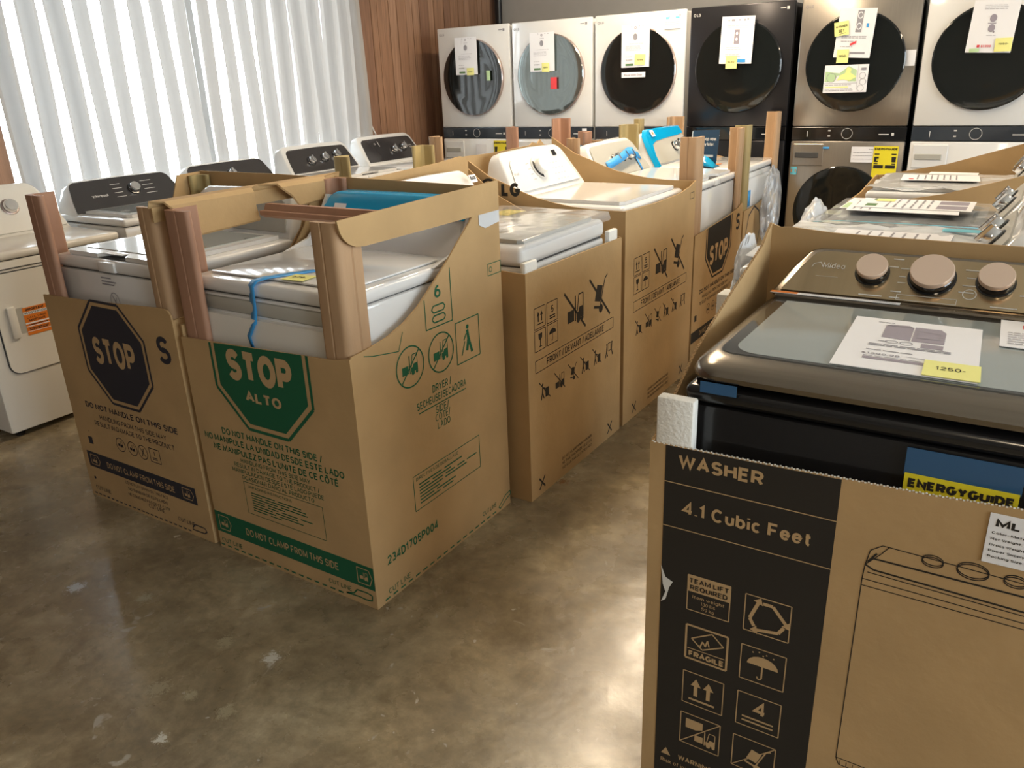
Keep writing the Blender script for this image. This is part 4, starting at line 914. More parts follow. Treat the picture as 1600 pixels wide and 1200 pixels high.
for u in (4.31, 4.39, 4.46): k.ring(u, .285, .03, .003, 24); ic_fork(k, u - .018, .27, .034)
k.frame(4.50, .258, 4.56, .315, .003).rect(4.09, .26, 4.125, .295).rect(4.048, .142, 4.79, .205)
ink_on(l3, [c_ for c_ in ch(l3, 'side_panel') if c_.data.vertices[0].co.x > 0][0], k, 'ink_black', XZ(-1.460))
k = Ink().text('STOP', 4.29, .535, .112, w=.31, bold=.022).text('DO NOT CLAMP FROM THIS SIDE', 4.18, .16, .026, w=.46, bold=.004)
ink_on(l3, [c_ for c_ in ch(l3, 'side_panel') if c_.data.vertices[0].co.x > 0][0], k, 'card_ink', XZ(-1.460), 'lettering', .0012)
l4 = carton('brown carton under bubble wrap, last of the aisle row before the wash towers', -2.25, -1.462, 4.885, 5.630,
    right=[(4.885, 0), (5.630, 0), (5.630, .90), (5.60, .905), (5.55, .86), (5.45, .80), (5.2, .76), (4.885, .75)], front=[(-1.468, 0), (-2.245, 0), (-2.245, 1.0), (-1.468, .75)],
    back=[(-1.468, 0), (-2.245, 0), (-2.245, 1.1), (-1.468, .90)], left=[(4.891, 0), (5.624, 0), (5.624, 1.16), (4.891, 1.16)])
k = Ink().ring(5.10, .60, .16, .012, 8); ink_on(l4, [c_ for c_ in ch(l4, 'side_panel') if c_.data.vertices[0].co.x > 0][0], k, 'ink_blue', XZ(-1.462))

# machines in the aisle row (facing +x)
Rp = pi / 2
t, fr = topload((-1.490, 2.700, .05), Rp, 'white washer shrouded in plastic with yellow stickers, first plain aisle carton', w=.66, d=.72, h=.945, ch=1.135, lid='grey_panel', panel='white_mat', knobs=((0, .5, .03),), notch=False, z0=-.035, kn=dict(m='white_mat'), toe=False, split=.075, rr=.024)
flat_sheet('yellow_sticker', 'yellow energy sticker under plastic on the first aisle washer lid, left one', 'label', (-2.03, 2.52, 1.0125), (0, 1, 0), (-1, 0, 0), .20, .11, 'note_dk')
flat_sheet('yellow_sticker', 'yellow sticker under plastic on the first aisle washer lid, right one', 'label', (-1.86, 2.86, 1.0125), (0, 1, 0), (-1, 0, 0), .14, .10, 'note_dk')
flat_sheet('manual_packet', 'white packet under the plastic at the near side of the first aisle washer', 'packet', (-1.70, 2.42, 1.0125), (0, 1, 0), (-1, 0, 0), .30, .14, 'paper')
flat_sheet('console_label', 'small black and white label on the plastic covered console of the first aisle washer', 'label', (-2.085, 2.915, 1.135), (0, 1, .0), (-.45, 0, .9), .05, .035, 'paper', [('ink_black', lambda k: k.text('BAR', .1, .3, .5, w=.8, bold=.03))])
t, fr = topload((-1.492, 3.585, .05), Rp, 'white washer with large round dial and small display, in the round logo carton', w=.70, d=.75, h=.960, ch=1.175, panel='white_mat', knobs=(), z0=-.035, dep=.20, panel_in=.045, toe=False, notch=False, split=.07, rr=.024)
O_, U_, V_, N_, L_ = fr; c = O_ + V_ * (L_ * .56) + U_ * (-.03) + N_ * .006
MB().disc_stack(c, N_, [(.060, 0), (.060, .006), (.054, .008)], 32).build('dial_ring', 'white_mat', t, smooth=True)
MB().disc_stack(c, N_, [(.040, .006), (.040, .03), (.036, .036)], 28).build('dial', 'white_mat', t, smooth=True)
k = Ink(); a0 = [pi * (.75 + i / 14 * .7) for i in range(15)]
k._a([(.056 * cos(a), .056 * sin(a)) for a in a0] + [(.040 * cos(a), .040 * sin(a)) for a in a0], [(i, i + 1, 15 + i + 1, 15 + i) for i in range(14)])
k.build('dial_crescent', 'charcoal', c + N_ * .0085, U_, V_, t, .0006)
k = Ink().rect(.165, L_ * .76, .200, L_ * .87); k.text('LG', -.25, L_ * .5, .012, bold=.02).ring(-.265, L_ * .525, .006, .002, 12)
for i in range(4):
    for j in range(4): k.rect(.09 + .032 * i, L_ * (.25 + .12 * j), .098 + .032 * i, L_ * (.25 + .12 * j) + .003)
for j in range(4): k.rect(-.13, L_ * (.35 + .11 * j), -.105, L_ * (.35 + .11 * j) + .003)
k.build('console_marks', 'ink_grey', O_, U_, V_, t, .0075)
k = Ink().rect(.163, L_ * .755, .202, L_ * .875); k.build('display', 'black_gloss', O_, U_, V_, t, .008)
t, fr = topload((-1.492, 4.445, .03), Rp, 'white washer with grey console under blue tape, in the black STOP carton', w=.70, d=.73, h=.968, ch=1.165, panel='grey_panel', knobs=((-.06, .5, .024), (.05, .5, .024), (.14, .5, .024)), z0=-.015, dep=.19, panel_in=.018, toe=False)
O_, U_, V_, N_, L_ = fr; r3 = Matrix.Rotation(Rp, 3, 'Z')
pw = lambda u, v, n, loc: tuple(Vector(loc) + r3 @ (O_ + U_ * u + V_ * v + N_ * n))
LOC = (-1.492, 4.445, .03)
ribbon('tape_strip', [pw(-.20, L_ * .36, .010, LOC), pw(-.13, L_ * .40, .012, LOC), pw(-.07, L_ * .43, .040, LOC), (pw(-.02, L_ * .46, .036, LOC)), pw(.04, L_ * .52, .042, LOC), pw(.10, L_ * .57, .040, LOC), pw(.16, L_ * .54, .042, LOC), pw(.21, L_ * .50, .012, LOC), pw(.27, L_ * .44, .010, LOC)], .048, 'tape', 'blue masking tape stuck across three knobs on the grey console', 'tape', side=(r3 @ V_))
ribbon('tape_strip', [pw(.20, L_ * .52, .014, LOC), pw(.205, L_ * .2, .012, LOC), pw(.20, L_ * .02, .012, LOC)], .020, 'tape', 'short hanging end of blue tape at the right of the grey console', 'tape', side=(r3 @ U_))
t, fr = dryer((-1.492, 5.255, .03), Rp, 'white dryer with blue filmed grey console at the far end of the aisle row', w=.70, d=.73, h=.972, ch=1.175, panel='grey_panel', knobs=((.05, .45, .03), (.17, .5, .03)), z0=-.015, dep=.19, panel_in=.018, toe=False)
MB().rbox(-.26, .31, -.010, .01, .58, .90, .02, 3).build('door', 'white', t, smooth=True)
O_, U_, V_, N_, L_ = fr
fo_ = [(-.350, -.02), (-.322, .0), (-.315, .30), (-.27, .62), (-.20, .70), (.0, .74), (.20, .76), (.30, .80), (.29, 1.02), (-.25, 1.02), (-.30, .90), (-.335, .5)]
fa = [O_ + U_ * a_ + V_ * (L_ * b_) + N_ * .0075 for a_, b_ in fo_]
MB().rings([[tuple(p) for p in fa], [tuple(p + Vector((-.006 if i in (0, 11, 10, 9) else 0, .03, .004 if i in (8, 9) else -.006))) for i, p in enumerate(fa)]]).build('console_film', 'film_blue', t, smooth=True)
LOC = (-1.492, 5.255, .03)
flat_sheet('film_label', 'small white square label on the blue console film', 'label', pw(-.24, L_ * .82, .016, LOC), r3 @ U_, r3 @ V_, .055, .045, 'paper', [('orange', lambda k: k.rect(.3, .3, .7, .7))])
# small things on/at the far aisle machines
b = empty('brochure_stand', (-1.78, 5.02, 1.004), 0, 'navy blue folded brochure standing on the far white washer beside the black tower', 'brochure')
MB().prism([(-.085, 0), (-.075, .21), (.095, .215), (.080, 0)], 'y', 0, .003).build('front_leaf', 'brochure', b)
MB().add([(-.085, 0, 0), (-.075, 0, .21), (-.10, .05, .20), (-.12, .06, 0)], [(0, 1, 2, 3)]).build('side_leaf', 'ink_white', b)
k = Ink().text('Shop now.', -.02, .15, .022, w=.10, bold=.02).text('Pay later.', -.02, .118, .022, w=.085, bold=.02).rect(-.02, .05, .06, .065); k.build('lettering', 'ink_white', (0, 0, 0), (1, 0, 0), (0, 0, 1), b, .001)
o = sheet_mesh(lambda a, b_: (-1.84 + .17 * a, 4.90 + .1 * b_, 1.004 + .065 * sin(pi * a) * sin(pi * b_ * .9 + .15)), 10, 6).build('tape_bundle', 'film_blue', smooth=True, fix=False); o.modifiers.new('t', 'SOLIDIFY').thickness = .002
tag(o, 'crumpled blue film lump lying in front of the navy brochure', 'film')
ribbon('tape_scrap', [(-1.56, 4.36, 1.0125), (-1.58, 4.50, 1.0125), (-1.575, 4.60, 1.0125)], .02, 'tape', 'small blue tape scrap on the lid of the black STOP carton washer', 'tape', side=(1, 0, 0))
ribbon('tape_scrap', [(-1.4765, 5.02, .86), (-1.4765, 5.02, .76)], .05, 'tape', 'blue tape square on the door of the far aisle dryer', 'tape', side=(0, 1, 0))
flat_sheet('orange_label', 'thin orange label on the far aisle dryer top', 'label', (-1.70, 4.98, 1.0035), (0, 1, 0), (-1, 0, 0), .16, .035, 'orange')

post(-1.470, 4.056, 1.245, -1, 1, 'post', 'kraft corner post between the round logo carton and the black STOP carton', leg=.10)
post(-1.470, 4.840, 1.245, -1, -1, 'post', 'kraft corner post at the far right corner of the black STOP carton', leg=.09)
post(-1.470, 4.896, 1.250, -1, 1, 'post_olive', 'kraft corner post standing just behind the black STOP carton')
post(-1.470, 5.620, 1.295, -1, -1, 'post', 'tall reddish kraft post closest to the graphite tower', leg=.10)
post(-2.242, 4.056, 1.235, 1, 1, 'post', 'kraft post rising right behind the white dial console')
post(-2.242, 4.840, 1.265, 1, -1, 'post_olive', 'olive kraft post behind the blue taped grey console', leg=.10)
post(-2.242, 5.620, 1.270, 1, -1, 'post', 'broad kraft post at the far left corner of the last aisle carton', leg=.10)

# ---------------- second row of cartons, back to back with the aisle row
for i, (y0, y1, lab) in enumerate(((3.06, 3.82, 'low carton in the inner row beside the aisle cartons'), (3.86, 4.66, 'middle carton of the inner row, in front of the second wash tower'), (4.70, 5.46, 'far carton of the inner row, nearest the wash towers'))):
    zt = (.93, .98, 1.0)[i]
    carton(lab, -3.08, -2.36, y0, y1, front=[(-3.08, 0), (-2.36, 0), (-2.36, zt), (-3.08, zt)], back=[(-3.08, 0), (-2.36, 0), (-2.36, zt), (-3.08, zt)], left=[(y0 + .006, 0), (y1 - .006, 0), (y1 - .006, zt), (y0 + .006, zt)], right=[(y0 + .006, 0), (y1 - .006, 0), (y1 - .006, zt), (y0 + .006, zt)])
topload((-3.055, 3.44, .03), -Rp, 'white washer in the low inner row carton, seen over the green carton', w=.66, d=.66, h=.93, ch=1.06, panel='grey_panel', knobs=(), z0=-.015, toe=False)
t, fr = dryer((-3.055, 4.26, .03), -Rp, 'white dryer with blue filmed console in the middle inner row carton', w=.68, d=.66, h=.95, ch=1.12, panel='grey_panel', knobs=(), z0=-.015, toe=False)
MB().rbox(-.30, .30, .605, .665, 1.08, 1.130, .01, 2).build('console_film', 'film_blue', t, smooth=True)
t, fr = topload((-3.055, 5.08, .03), -Rp, 'white washer in the far inner row carton behind the posts', w=.68, d=.66, h=.95, ch=1.13, panel='grey_panel', knobs=(), z0=-.015, toe=False)
post(-3.070, 3.07, 1.215, 1, 1, 'post_olive', 'olive kraft post behind the folded flaps of the green carton', leg=.11)
post(-3.070, 3.81, 1.215, 1, -1, 'post_olive', 'olive kraft post left of the logo carton top, in front of the two knob dryer', leg=.10)
post(-3.070, 3.87, 1.255, 1, 1, 'post', 'pale kraft post behind the olive one near the first wash tower', leg=.10)
post(-3.070, 4.71, 1.255, 1, 1, 'post_pink', 'pinkish kraft post in front of the gap between the first two wash towers', leg=.10)
post(-3.070, 5.45, 1.275, 1, -1, 'post_pink', 'reddish kraft post in front of the mirrored tower control strip', leg=.11)
post(-2.370, 4.65, 1.235, -1, -1, 'post_pink', 'pinkish kraft post left of the blue taped console', leg=.10)
post(-2.370, 5.45, 1.265, -1, -1, 'post_olive', 'pale olive kraft post in front of the third white tower', leg=.08)
post(-2.370, 4.71, 1.175, -1, 1, 'post', 'short kraft post between the pinkish posts by the mirrored tower', leg=.09)

# ---------------- machines under the window (facing +x)
t, fr = dryer((-3.97, 2.005, 0), Rp, 'cream white dryer with orange label on its door, far left under the blind', w=.75, d=.62, h=.891, ch=1.135, body='cream', panel='cream', knobs=((.115, .56, .036),), dep=.19, top_in=.09, panel_in=.02, kn=dict(m='chrome', base='rose', bar=False))
MB().box(-.374, .374, .000, .012, .810, .814).build('front_seam', 'seam', t)
def rrect(x0, x1, z0, z1, r, n=6):
    P = []
    for cx, cz, a in ((x1 - r, z0 + r, -pi / 2), (x1 - r, z1 - r, 0), (x0 + r, z1 - r, pi / 2), (x0 + r, z0 + r, pi)):
        P += [(cx + r * cos(a + pi / 2 * i / n), cz + r * sin(a + pi / 2 * i / n)) for i in range(n + 1)]
    return P
d_ = MB().prism(rrect(-.305, .305, .315, .795, .05), 'y', -.006, .01).build('door', 'cream', t)
MB().prism(rrect(-.310, .310, .310, .800, .055), 'y', .0005, .006).build('door_gap', 'seam', t)
MB().rbox(-.262, -.222, -.022, .0, .485, .640, .008, 2).build('door_handle', 'cream', t, smooth=True)
MB().prism(rrect(-.222, -.180, .50, .625, .012), 'y', -.0075, -.004).build('handle_recess', 'grey_panel', t)
flat_sheet('orange_label', 'orange and white notice stuck on the cream dryer door', 'label', (-3.9628, 1.815, .485), (0, 1, 0), (0, 0, 1), .115, .135, 'orange', [
    ('paper', lambda k: (k.rect(0, .74, 1, .84), k.rect(0, .40, 1, .45), k.rect(0, .30, 1, .33), k.rect(0, .12, 1, .14))),
    ('ink_black', lambda k: (k.text('IMPORTANT', .12, .87, .09, w=.75, bold=.02), k.text('REGISTER NOW', .05, .755, .07, w=.9, bold=.01), k.text('IMPORTANTE', .15, .48, .08, w=.7, bold=.01), k.text('CALL 1 800', .1, .60, .06, w=.8), lines(k, .1, .9, (.35, .22, .17), .03, 3)))])
t, fr = topload((-3.95, 2.770, 0), Rp, 'white washer with dark wide console and one chrome dial, second from left under the blind', w=.72, d=.62, h=.945, ch=1.110, knobs=((.05, .55, .032),), dep=.19, panel_in=.008, top_in=.05, notch=False, glass='lid_glass', kn=dict(bar=False))
O_, U_, V_, N_, L_ = fr; k = Ink().text('Whirlpool', -.22, L_ * .42, .016, w=.095, bold=.01)
for j in range(4): lines(k, -.08 + .0, -.02, (L_ * (.35 + .13 * j),), .003, j); lines(k, .11, .18, (L_ * (.35 + .13 * j),), .003, j + 9)
k.build('console_marks', 'ink_white', O_, U_, V_, t, .0075)
t, fr = topload((-3.95, 3.53, 0), Rp, 'white washer with dark console seen low behind the blue STOP carton', w=.70, d=.62, h=.955, ch=1.12, knobs=((.0, .5, .03),), dep=.17, panel_in=.008, top_in=.05, notch=False, glass='lid_glass')
t, fr = topload((-3.95, 4.335, 0), Rp, 'white washer with three square chrome knobs under the blind', w=.70, d=.62, h=.965, ch=1.165, knobs=((-.11, .45, .03), (.03, .5, .03), (.16, .55, .03)), dep=.20, panel_in=.030, top_in=.03)
t, fr = dryer((-3.95, 5.110, 0), Rp, 'white dryer with two square chrome knobs in front of the wood panelling', w=.70, d=.62, h=.965, ch=1.175, knobs=((.03, .45, .03), (.15, .5, .03)), dep=.21, panel_in=.030, top_in=.03)
O_, U_, V_, N_, L_ = fr; Ink().rect(-.12, L_ * .60, -.115, L_ * .78).ring(-.16, L_ * .7, .008, .002, 12).ring(.24, L_ * .5, .014, .003, 16).rect(-.02, L_ * .05, .02, L_ * .07).build('console_marks', 'ink_white', O_, U_, V_, t, .0075)

# ================================================================ NEAR RIGHT: black washer in its opened carton (facing -y)
mx = lambda x: x * .9
mz = lambda z: 1.55 - (1.55 - z) * .9
MY = 1.330
m1 = carton('large opened washer carton with black printed panel and washer drawing, nearest on the right', -.552, .195, MY, 2.082,
    front=[(-.552, 0), (.195, 0), (.195, .902), (.07, .896), (-.05, .888), (-.20, .884), (-.35, .880), (-.552, .877)],
    left=[(MY + .006, 0), (2.076, 0), (2.076, 1.186), (2.04, 1.165), (2.007, 1.140), (1.90, 1.108), (1.77, 1.070), (1.66, 1.035), (1.552, .996), (1.45, .940), (MY + .006, .877)],
    right=[(MY + .006, 0), (2.076, 0), (2.076, 1.17), (1.77, 1.07), (1.552, .996), (MY + .006, .90)],
    back=[(-.552, 0), (.195, 0), (.195, 1.160), (0, 1.165), (-.25, 1.167), (-.40, 1.170), (-.50, 1.178), (-.525, 1.176), (-.552, 1.186)])
fp = ch(m1, 'front_panel')[0]; PM = FZ(MY)
# corrugated cut edges
def cut_edge(e, pts, ax, a0, a1, n, parent):
    """zigzag liner showing on a cut edge; pts in (h, z) along the panel"""
    mb = MB(); L = [0]
    for p, q in zip(pts, pts[1:]): L.append(L[-1] + math.hypot(q[0] - p[0], q[1] - p[1]))
    def at(s):
        for i in range(len(pts) - 1):
            if s <= L[i + 1]: f = (s - L[i]) / (L[i + 1] - L[i]); return (pts[i][0] + (pts[i + 1][0] - pts[i][0]) * f, pts[i][1] + (pts[i + 1][1] - pts[i][1]) * f)
        return pts[-1]
    for i in range(n):
        p = at(L[-1] * i / n); q = at(L[-1] * (i + .62) / n); u0, u1 = (a0, (a0 + a1) / 2) if i % 2 else ((a0 + a1) / 2, a1)
        f = (lambda h, a, z: (h, a, z)) if ax == 'y' else (lambda h, a, z: (a, h, z))
        mb.add([f(p[0], u0, p[1]), f(q[0], u0, q[1]), f(q[0], u1, q[1] + .0), f(p[0], u1, p[1]), f(p[0], u0, p[1] + .0016), f(q[0], u0, q[1] + .0016), f(q[0], u1, q[1] + .0016), f(p[0], u1, p[1] + .0016)],
               [(4, 5, 6, 7), (0, 1, 5, 4), (1, 2, 6, 5), (2, 3, 7, 6), (3, 0, 4, 7)])
    return mb.xf(Matrix.Translation(-Vector(e.location))).build('cut_edge', 'foam' if ax == 'y' else 'card_cut', parent)
tag(cut_edge(m1, [(-.55, .877), (-.35, .880), (-.20, .884), (-.05, .888), (.07, .896), (.19, .902)], 'y', MY, MY + .006, 150, fp), kind='stuff')
tag(cut_edge(m1, [(MY + .006, .877), (1.45, .940), (1.552, .996), (1.66, 1.035), (1.77, 1.070), (1.90, 1.108), (2.007, 1.140), (2.076, 1.186)], 'x', -.552, -.546, 130, [c_ for c_ in ch(m1, 'side_panel') if c_.data.vertices[0].co.x < 0][0]), kind='stuff')

k = Ink(); bl, br = mx(-.577), mx(-.2175)
k.poly([(bl, 0), (br, 0), (br, .8828), (-.35, .8795), (bl, .8775)])
ink_on(m1, fp, k, 'ink_black', PM)
D = []
a = Ink()      # the washer line drawing
P = lambda *q: [(mx(x), mz(z)) for x, z in q]
W1, W2 = .0018, .0035
a.pline(P((-.158, .605), (.213, .600)), W1).pline(P((-.158, .605), (-.159, .142)), W1).pline(P((-.159, .142), (.213, .142)), W1)
a.pline(P((-.158, .605), (-.156, .638), (-.15, .672), (-.13, .688), (.213, .678)), W1).pline(P((-.156, .638), (-.14, .630), (.115, .624), (.213, .622)), W2).pline(P((-.143, .655), (.107, .655), (.213, .655)), W2)
a.pline(P((-.156, .638), (-.130, .670), (-.118, .688)), W1).pline(P((-.152, .645), (-.138, .668)), W2).pline(P((-.15, .622), (.213, .614)), W1).pline(P((-.158, .590), (.213, .588)), W1)
for x, rr in ((-.043, .017), (.023, .024), (.090, .017)):
    a.ring(mx(x), mz(.683), rr, .002, 24, ry=rr * .62).ring(mx(x), mz(.679), rr, .002, 24, ry=rr * .62)
a.pline(P((-.159, .142), (-.152, .125), (.213, .122)), W1)
for i in range(27): a.line(*P((-.150 + .013 * i, .138), (-.150 + .013 * i, .126)), .0012)
ink_on(m1, fp, a, 'ink_black', PM)
k = Ink()
k.text('WASHER', mx(-.547), mz(.757), .0285, w=mx(.182), bold=.018).rect(bl, mz(.7165) - .001, br, mz(.7165) + .001)
k.text('4.1 Cubic Feet', mx(-.536), mz(.645), .029, w=mx(.274), bold=.012).rect(bl, mz(.606) - .001, br, mz(.606) + .001)
fw = .0022; s_ = .088
def bx(x, z): u = mx(x); v = mz(z) - s_ * .95; k.frame(u, v, u + s_, v + s_ * .95, fw); return u, v
u, v = bx(-.512, .495); k.rect(u, v + .045, u + s_, v + s_ * .95); TL = (u, v)
k.text('Item weight', u + s_ / 2, v + .030, .008, w=.066, al='c').text('130 lbs', u + s_ / 2, v + .018, .008, w=.03, al='c').text('59 kg', u + s_ / 2, v + .006, .008, w=.026, al='c')
u, v = bx(-.381, .490)
for i in range(3):      # recycling arrows
    a0 = pi / 2 + i * 2 * pi / 3; cxx, cyy = u + s_ / 2, v + s_ * .44
    A = [(cxx + .034 * cos(a0 + t_), cyy + .034 * sin(a0 + t_)) for t_ in (.28, -.28)]; B_ = (cxx + .036 * cos(a0 - 2 * pi / 3 + .55), cyy + .036 * sin(a0 - 2 * pi / 3 + .55))
    k.line(A[0], A[1], .007); k.line(A[1], B_, .007)
    d = Vector((B_[0] - A[1][0], B_[1] - A[1][1])).normalized(); n_ = Vector((-d.y, d.x)); b_ = Vector(B_)
    k.poly([tuple(b_ + n_ * .010), tuple(b_ - n_ * .010), tuple(b_ + d * .014)])
u, v = bx(-.510, .360); k.frame(u, v, u + s_, v + s_ * .95, .0045); k.rect(u + .004, v + .025, u + s_ - .004, v + .027)
k.text('FRAGILE', u + s_ / 2, v + .006, .0145, w=.074, al='c', bold=.03).pline([(u + .012, v + .052), (u + .055, v + .078), (u + .080, v + .055), (u + .036, v + .031)], .003, True).pline([(u + .03, v + .034), (u + .036, v + .052), (u + .042, v + .042), (u + .046, v + .058), (u + .050, v + .044)], .003)
u, v = bx(-.381, .357); ic_umb(k, u + .003, v, s_ * .93)
u, v = bx(-.512, .228); ic_up(k, u + .002, v, s_ * .92)
u, v = bx(-.381, .226); k.text('4', u + s_ / 2, v + .036, .036, al='c', bold=.012).rect(u + .012, v + .022, u + s_ - .012, v + .026).rect(u + .012, v + .012, u + s_ - .012, v + .016)
u, v = bx(-.513, .103); ic_fork(k, u + .03, v + .006, .052); k.poly([(u + .012, v + .045), (u + .035, v + .045), (u + .05, v + .052), (u + .05, v + .07), (u + .012, v + .07)]).line((u, v), (u + s_, v + s_ * .95), .0022)
u, v = bx(-.383, .097); ic_cart(k, u + .015, v + .004, .07); k.line((u, v), (u + s_, v + s_ * .95), .0022)
k.poly([(mx(-.56), mz(-.052)), (mx(-.535), mz(-.052)), (mx(-.5475), mz(-.030))]).text('WARNING', mx(-.515), mz(-.052), .014, bold=.02).text('Risk of injury. Lift', mx(-.56), mz(-.078), .011, bold=.004)
ink_on(m1, fp, k, 'card_ink', PM, 'lettering', .0012)
k = Ink(); u, v = TL; k.text('TEAM LIFT', u + s_ / 2, v + .066, .0115, w=.080, al='c', bold=.015).text('REQUIRED', u + s_ / 2, v + .050, .0115, w=.078, al='c', bold=.015)
ink_on(m1, fp, k, 'ink_black', PM, 'lettering', .0018)
k = Ink().poly([(mx(-.578), mz(.50)), (mx(-.566), mz(.47)), (mx(-.548), mz(.462)), (mx(-.556), mz(.445)), (mx(-.564), mz(.41)), (mx(-.575), mz(.40)), (mx(-.565), mz(.43)), (mx(-.572), mz(.45))])
ink_on(m1, fp, k, 'ink_white', PM, 'torn_patch', .0014)
flat_sheet('carton_label', 'white specification label on the front of the near carton', 'label', (mx(.032), MY - .0012, mz(.708)), (1, 0, 0), (0, 0, 1), .16, .090, 'paper', [('ink_black', lambda k: (k.text('MLT41N', .06, .74, .16, w=.62, bold=.02), [k.text(s_, .04, .60 - .12 * i, .05, w=w_, bold=.008) for i, (s_, w_) in enumerate((('Color: Metallic Grey', .50), ('Net Weight: 119 lbs / 54 kg', .62), ('Gross Weight: 130 lbs / 59 kg', .66), ('Power Supply: 120V 60Hz', .60), ('Packing Size: 27.9 x 28.3 in', .66)))]))])

t = empty('washing_machine', (0, 0, 0), 0, 'black washer with glass lid and three knobs tinted by warm reflection in the near carton', 'washing machine')
X0, X1 = -.502, .172; FY = 1.372; XC = (X0 + X1) / 2
MB().rbox(X0, X1, FY + .006, 2.06, .018, .955, .014, 2).build('cabinet', 'black_body', t, smooth=True)
MB().rbox(X0 - .002, X1 + .002, FY, 2.062, .9575, .992, .014, 3).build('top_cover', 'black_body', t, smooth=True)
MB().rbox(X0 + .010, X1 - .010, FY + .030, 1.95, .990, 1.012, .006, 2).build('lid_recess', 'black_gloss', t, smooth=True)
# lid rim: swept profile, front lip rolled down
def rim_ring(off, z, fr_, rc):
    x0, x1, y0, y1 = X0 + off, X1 - off, FY + fr_, 1.925 - off * .2; P = []
    for cx_, cy_, a0 in ((x1 - rc, y0 + rc, -pi / 2), (x1 - rc, y1 - rc * .4, 0), (x0 + rc, y1 - rc * .4, pi / 2), (x0 + rc, y0 + rc, pi)):
        for i in range(7):
            a = a0 + pi / 2 * i / 6; rr = rc if cy_ < 1.6 else rc * .4; P.append((cx_ + (rr if cy_ < 1.6 else rc) * cos(a), cy_ + rr * sin(a), z))
    return [(x, y, z + .012 * max(0, 1 - (y - 1.372) / .09) * 0) for x, y, z in P]
rs = [rim_ring(.012, 1.004, .012, .05), rim_ring(.0, 1.008, .0, .06), rim_ring(.0, 1.018, -.002, .06), rim_ring(.006, 1.030, .012, .055), rim_ring(.016, 1.037, .035, .05), rim_ring(.028, 1.040, .062, .04), rim_ring(.034, 1.040, .078, .035)]
lid = MB().rings(rs, True, True).build('lid', 'graphite', t, smooth=True, angle=60)
g = MB().rings([rim_ring(.033, 1.0402, .076, .035), rim_ring(.034, 1.0418, .079, .035)], False, True).build('lid_glass', 'smoked_glass', lid)
MB().rings([[(x, min(y, 1.872), z) for x, y, z in rim_ring(.058, 1.0418, .090, .05)], [(x, min(y, 1.872), z) for x, y, z in rim_ring(.058, 1.0425, .090, .05)]], False, True).build('lid_reflection', 'lid_glass', lid)  # inset added to paint the bright reflection inside the dark glass margin
MB().rbox(X0 + .02, X1 - .02, 1.895, 1.925, 1.036, 1.050, .004).build('lid_hinge', 'graphite', t)
# console
c0, c1 = (1.925, 1.046), (2.035, 1.138)
fo = []
def co(u_in0, u_in1, y, z, yy, zz):
    P = [(X0 + u_in0, y, z), (X0 + u_in0 + (u_in1 - u_in0) * .5, y + (yy - y) * .55, z + (zz - z) * .55)]
    for i in range(6):
        a = i / 5 * pi / 2; P.append((X0 + u_in1 + .03 * (1 - cos(a)) - .008 * (1 - sin(a)), yy + (y - yy) * .14 * (1 - sin(a)), zz + (z - zz) * .14 * (1 - sin(a))))
    return P + [(2 * XC - x, y_, z_) for x, y_, z_ in reversed(P)]
MB().rings([co(.010, .075, c0[0], c0[1], c1[0], c1[1]), co(.004, .068, c0[0] + .006, c0[1] - .003, c1[0] + .008, c1[1] - .001), co(.002, .055, 2.055, .99, 2.060, c1[1] - .015)]).build('console', 'graphite', t, smooth=True, angle=50)
U_ = Vector((1, 0, 0)); V_ = Vector((0, c1[0] - c0[0], c1[1] - c0[1])); L_ = V_.length; V_.normalize(); N_ = U_.cross(V_); O_ = Vector((XC, *c0))
MB().rings([[tuple(Vector(p) + N_ * .0005) for p in co(.026, .084, c0[0] + V_.y * .008, c0[1] + V_.z * .008, c1[0] - V_.y * .008, c1[1] - V_.z * .008)], [tuple(Vector(p) + N_ * .003) for p in co(.027, .085, c0[0] + V_.y * .009, c0[1] + V_.z * .009, c1[0] - V_.y * .009, c1[1] - V_.z * .009)]]).build('control_panel', 'console_reflection', t)
for x, rr in ((-.283, .034), (-.158, .045), (-.033, .035)):
    c = O_ + U_ * (x - XC) + V_ * (L_ * .56) + N_ * .003
    q = MB().disc_stack(c, N_, [(rr * 1.12, 0), (rr * 1.10, .002), (rr * 1.02, .0025), (rr * 1.02, .016), (rr * .98, .018)], 40).build('knob', 'black_gloss', t, smooth=True)
    MB().disc_stack(c, N_, [(rr * .98, .018), (rr, .019), (rr, .027), (rr * .96, .030), (.002, .0302)], 40).build('knob_face', 'knob_steel', q, smooth=True)
k = Ink().text('Midea', -.395 - XC, L_ * .58, .016, w=.050, bold=.0).pline([(-.420 - XC, L_ * .58), (-.416 - XC, L_ * .65), (-.402 - XC, L_ * .69), (-.395 - XC, L_ * .60)], .0015)
k.rect(-.405 - XC, L_ * .40, -.355 - XC, L_ * .405)
for x, y, w_ in ((-.225, .68, .018), (-.225, .52, .014), (-.225, .40, .016), (-.235, .22, .022), (-.235, .10, .022), (-.095, .75, .035), (-.09, .60, .03), (-.095, .45, .032), (-.10, .32, .03), (.018, .70, .018), (.022, .52, .020), (.015, .35, .016), (-.30, .10, .05), (-.035, .10, .05), (-.245, .86, .022), (-.25, .70, .02)):
    k.rect(x - XC, L_ * y, x + w_ - XC, L_ * y + .003)
k.frame(-.22 - XC, L_ * .08, -.10 - XC, L_ * .18, .0012).ring(-.078 - XC, L_ * .30, .014, .002, 24)
k.build('console_marks', 'note_dk' if False else 'ink_white', O_, U_, V_, t, .0036)
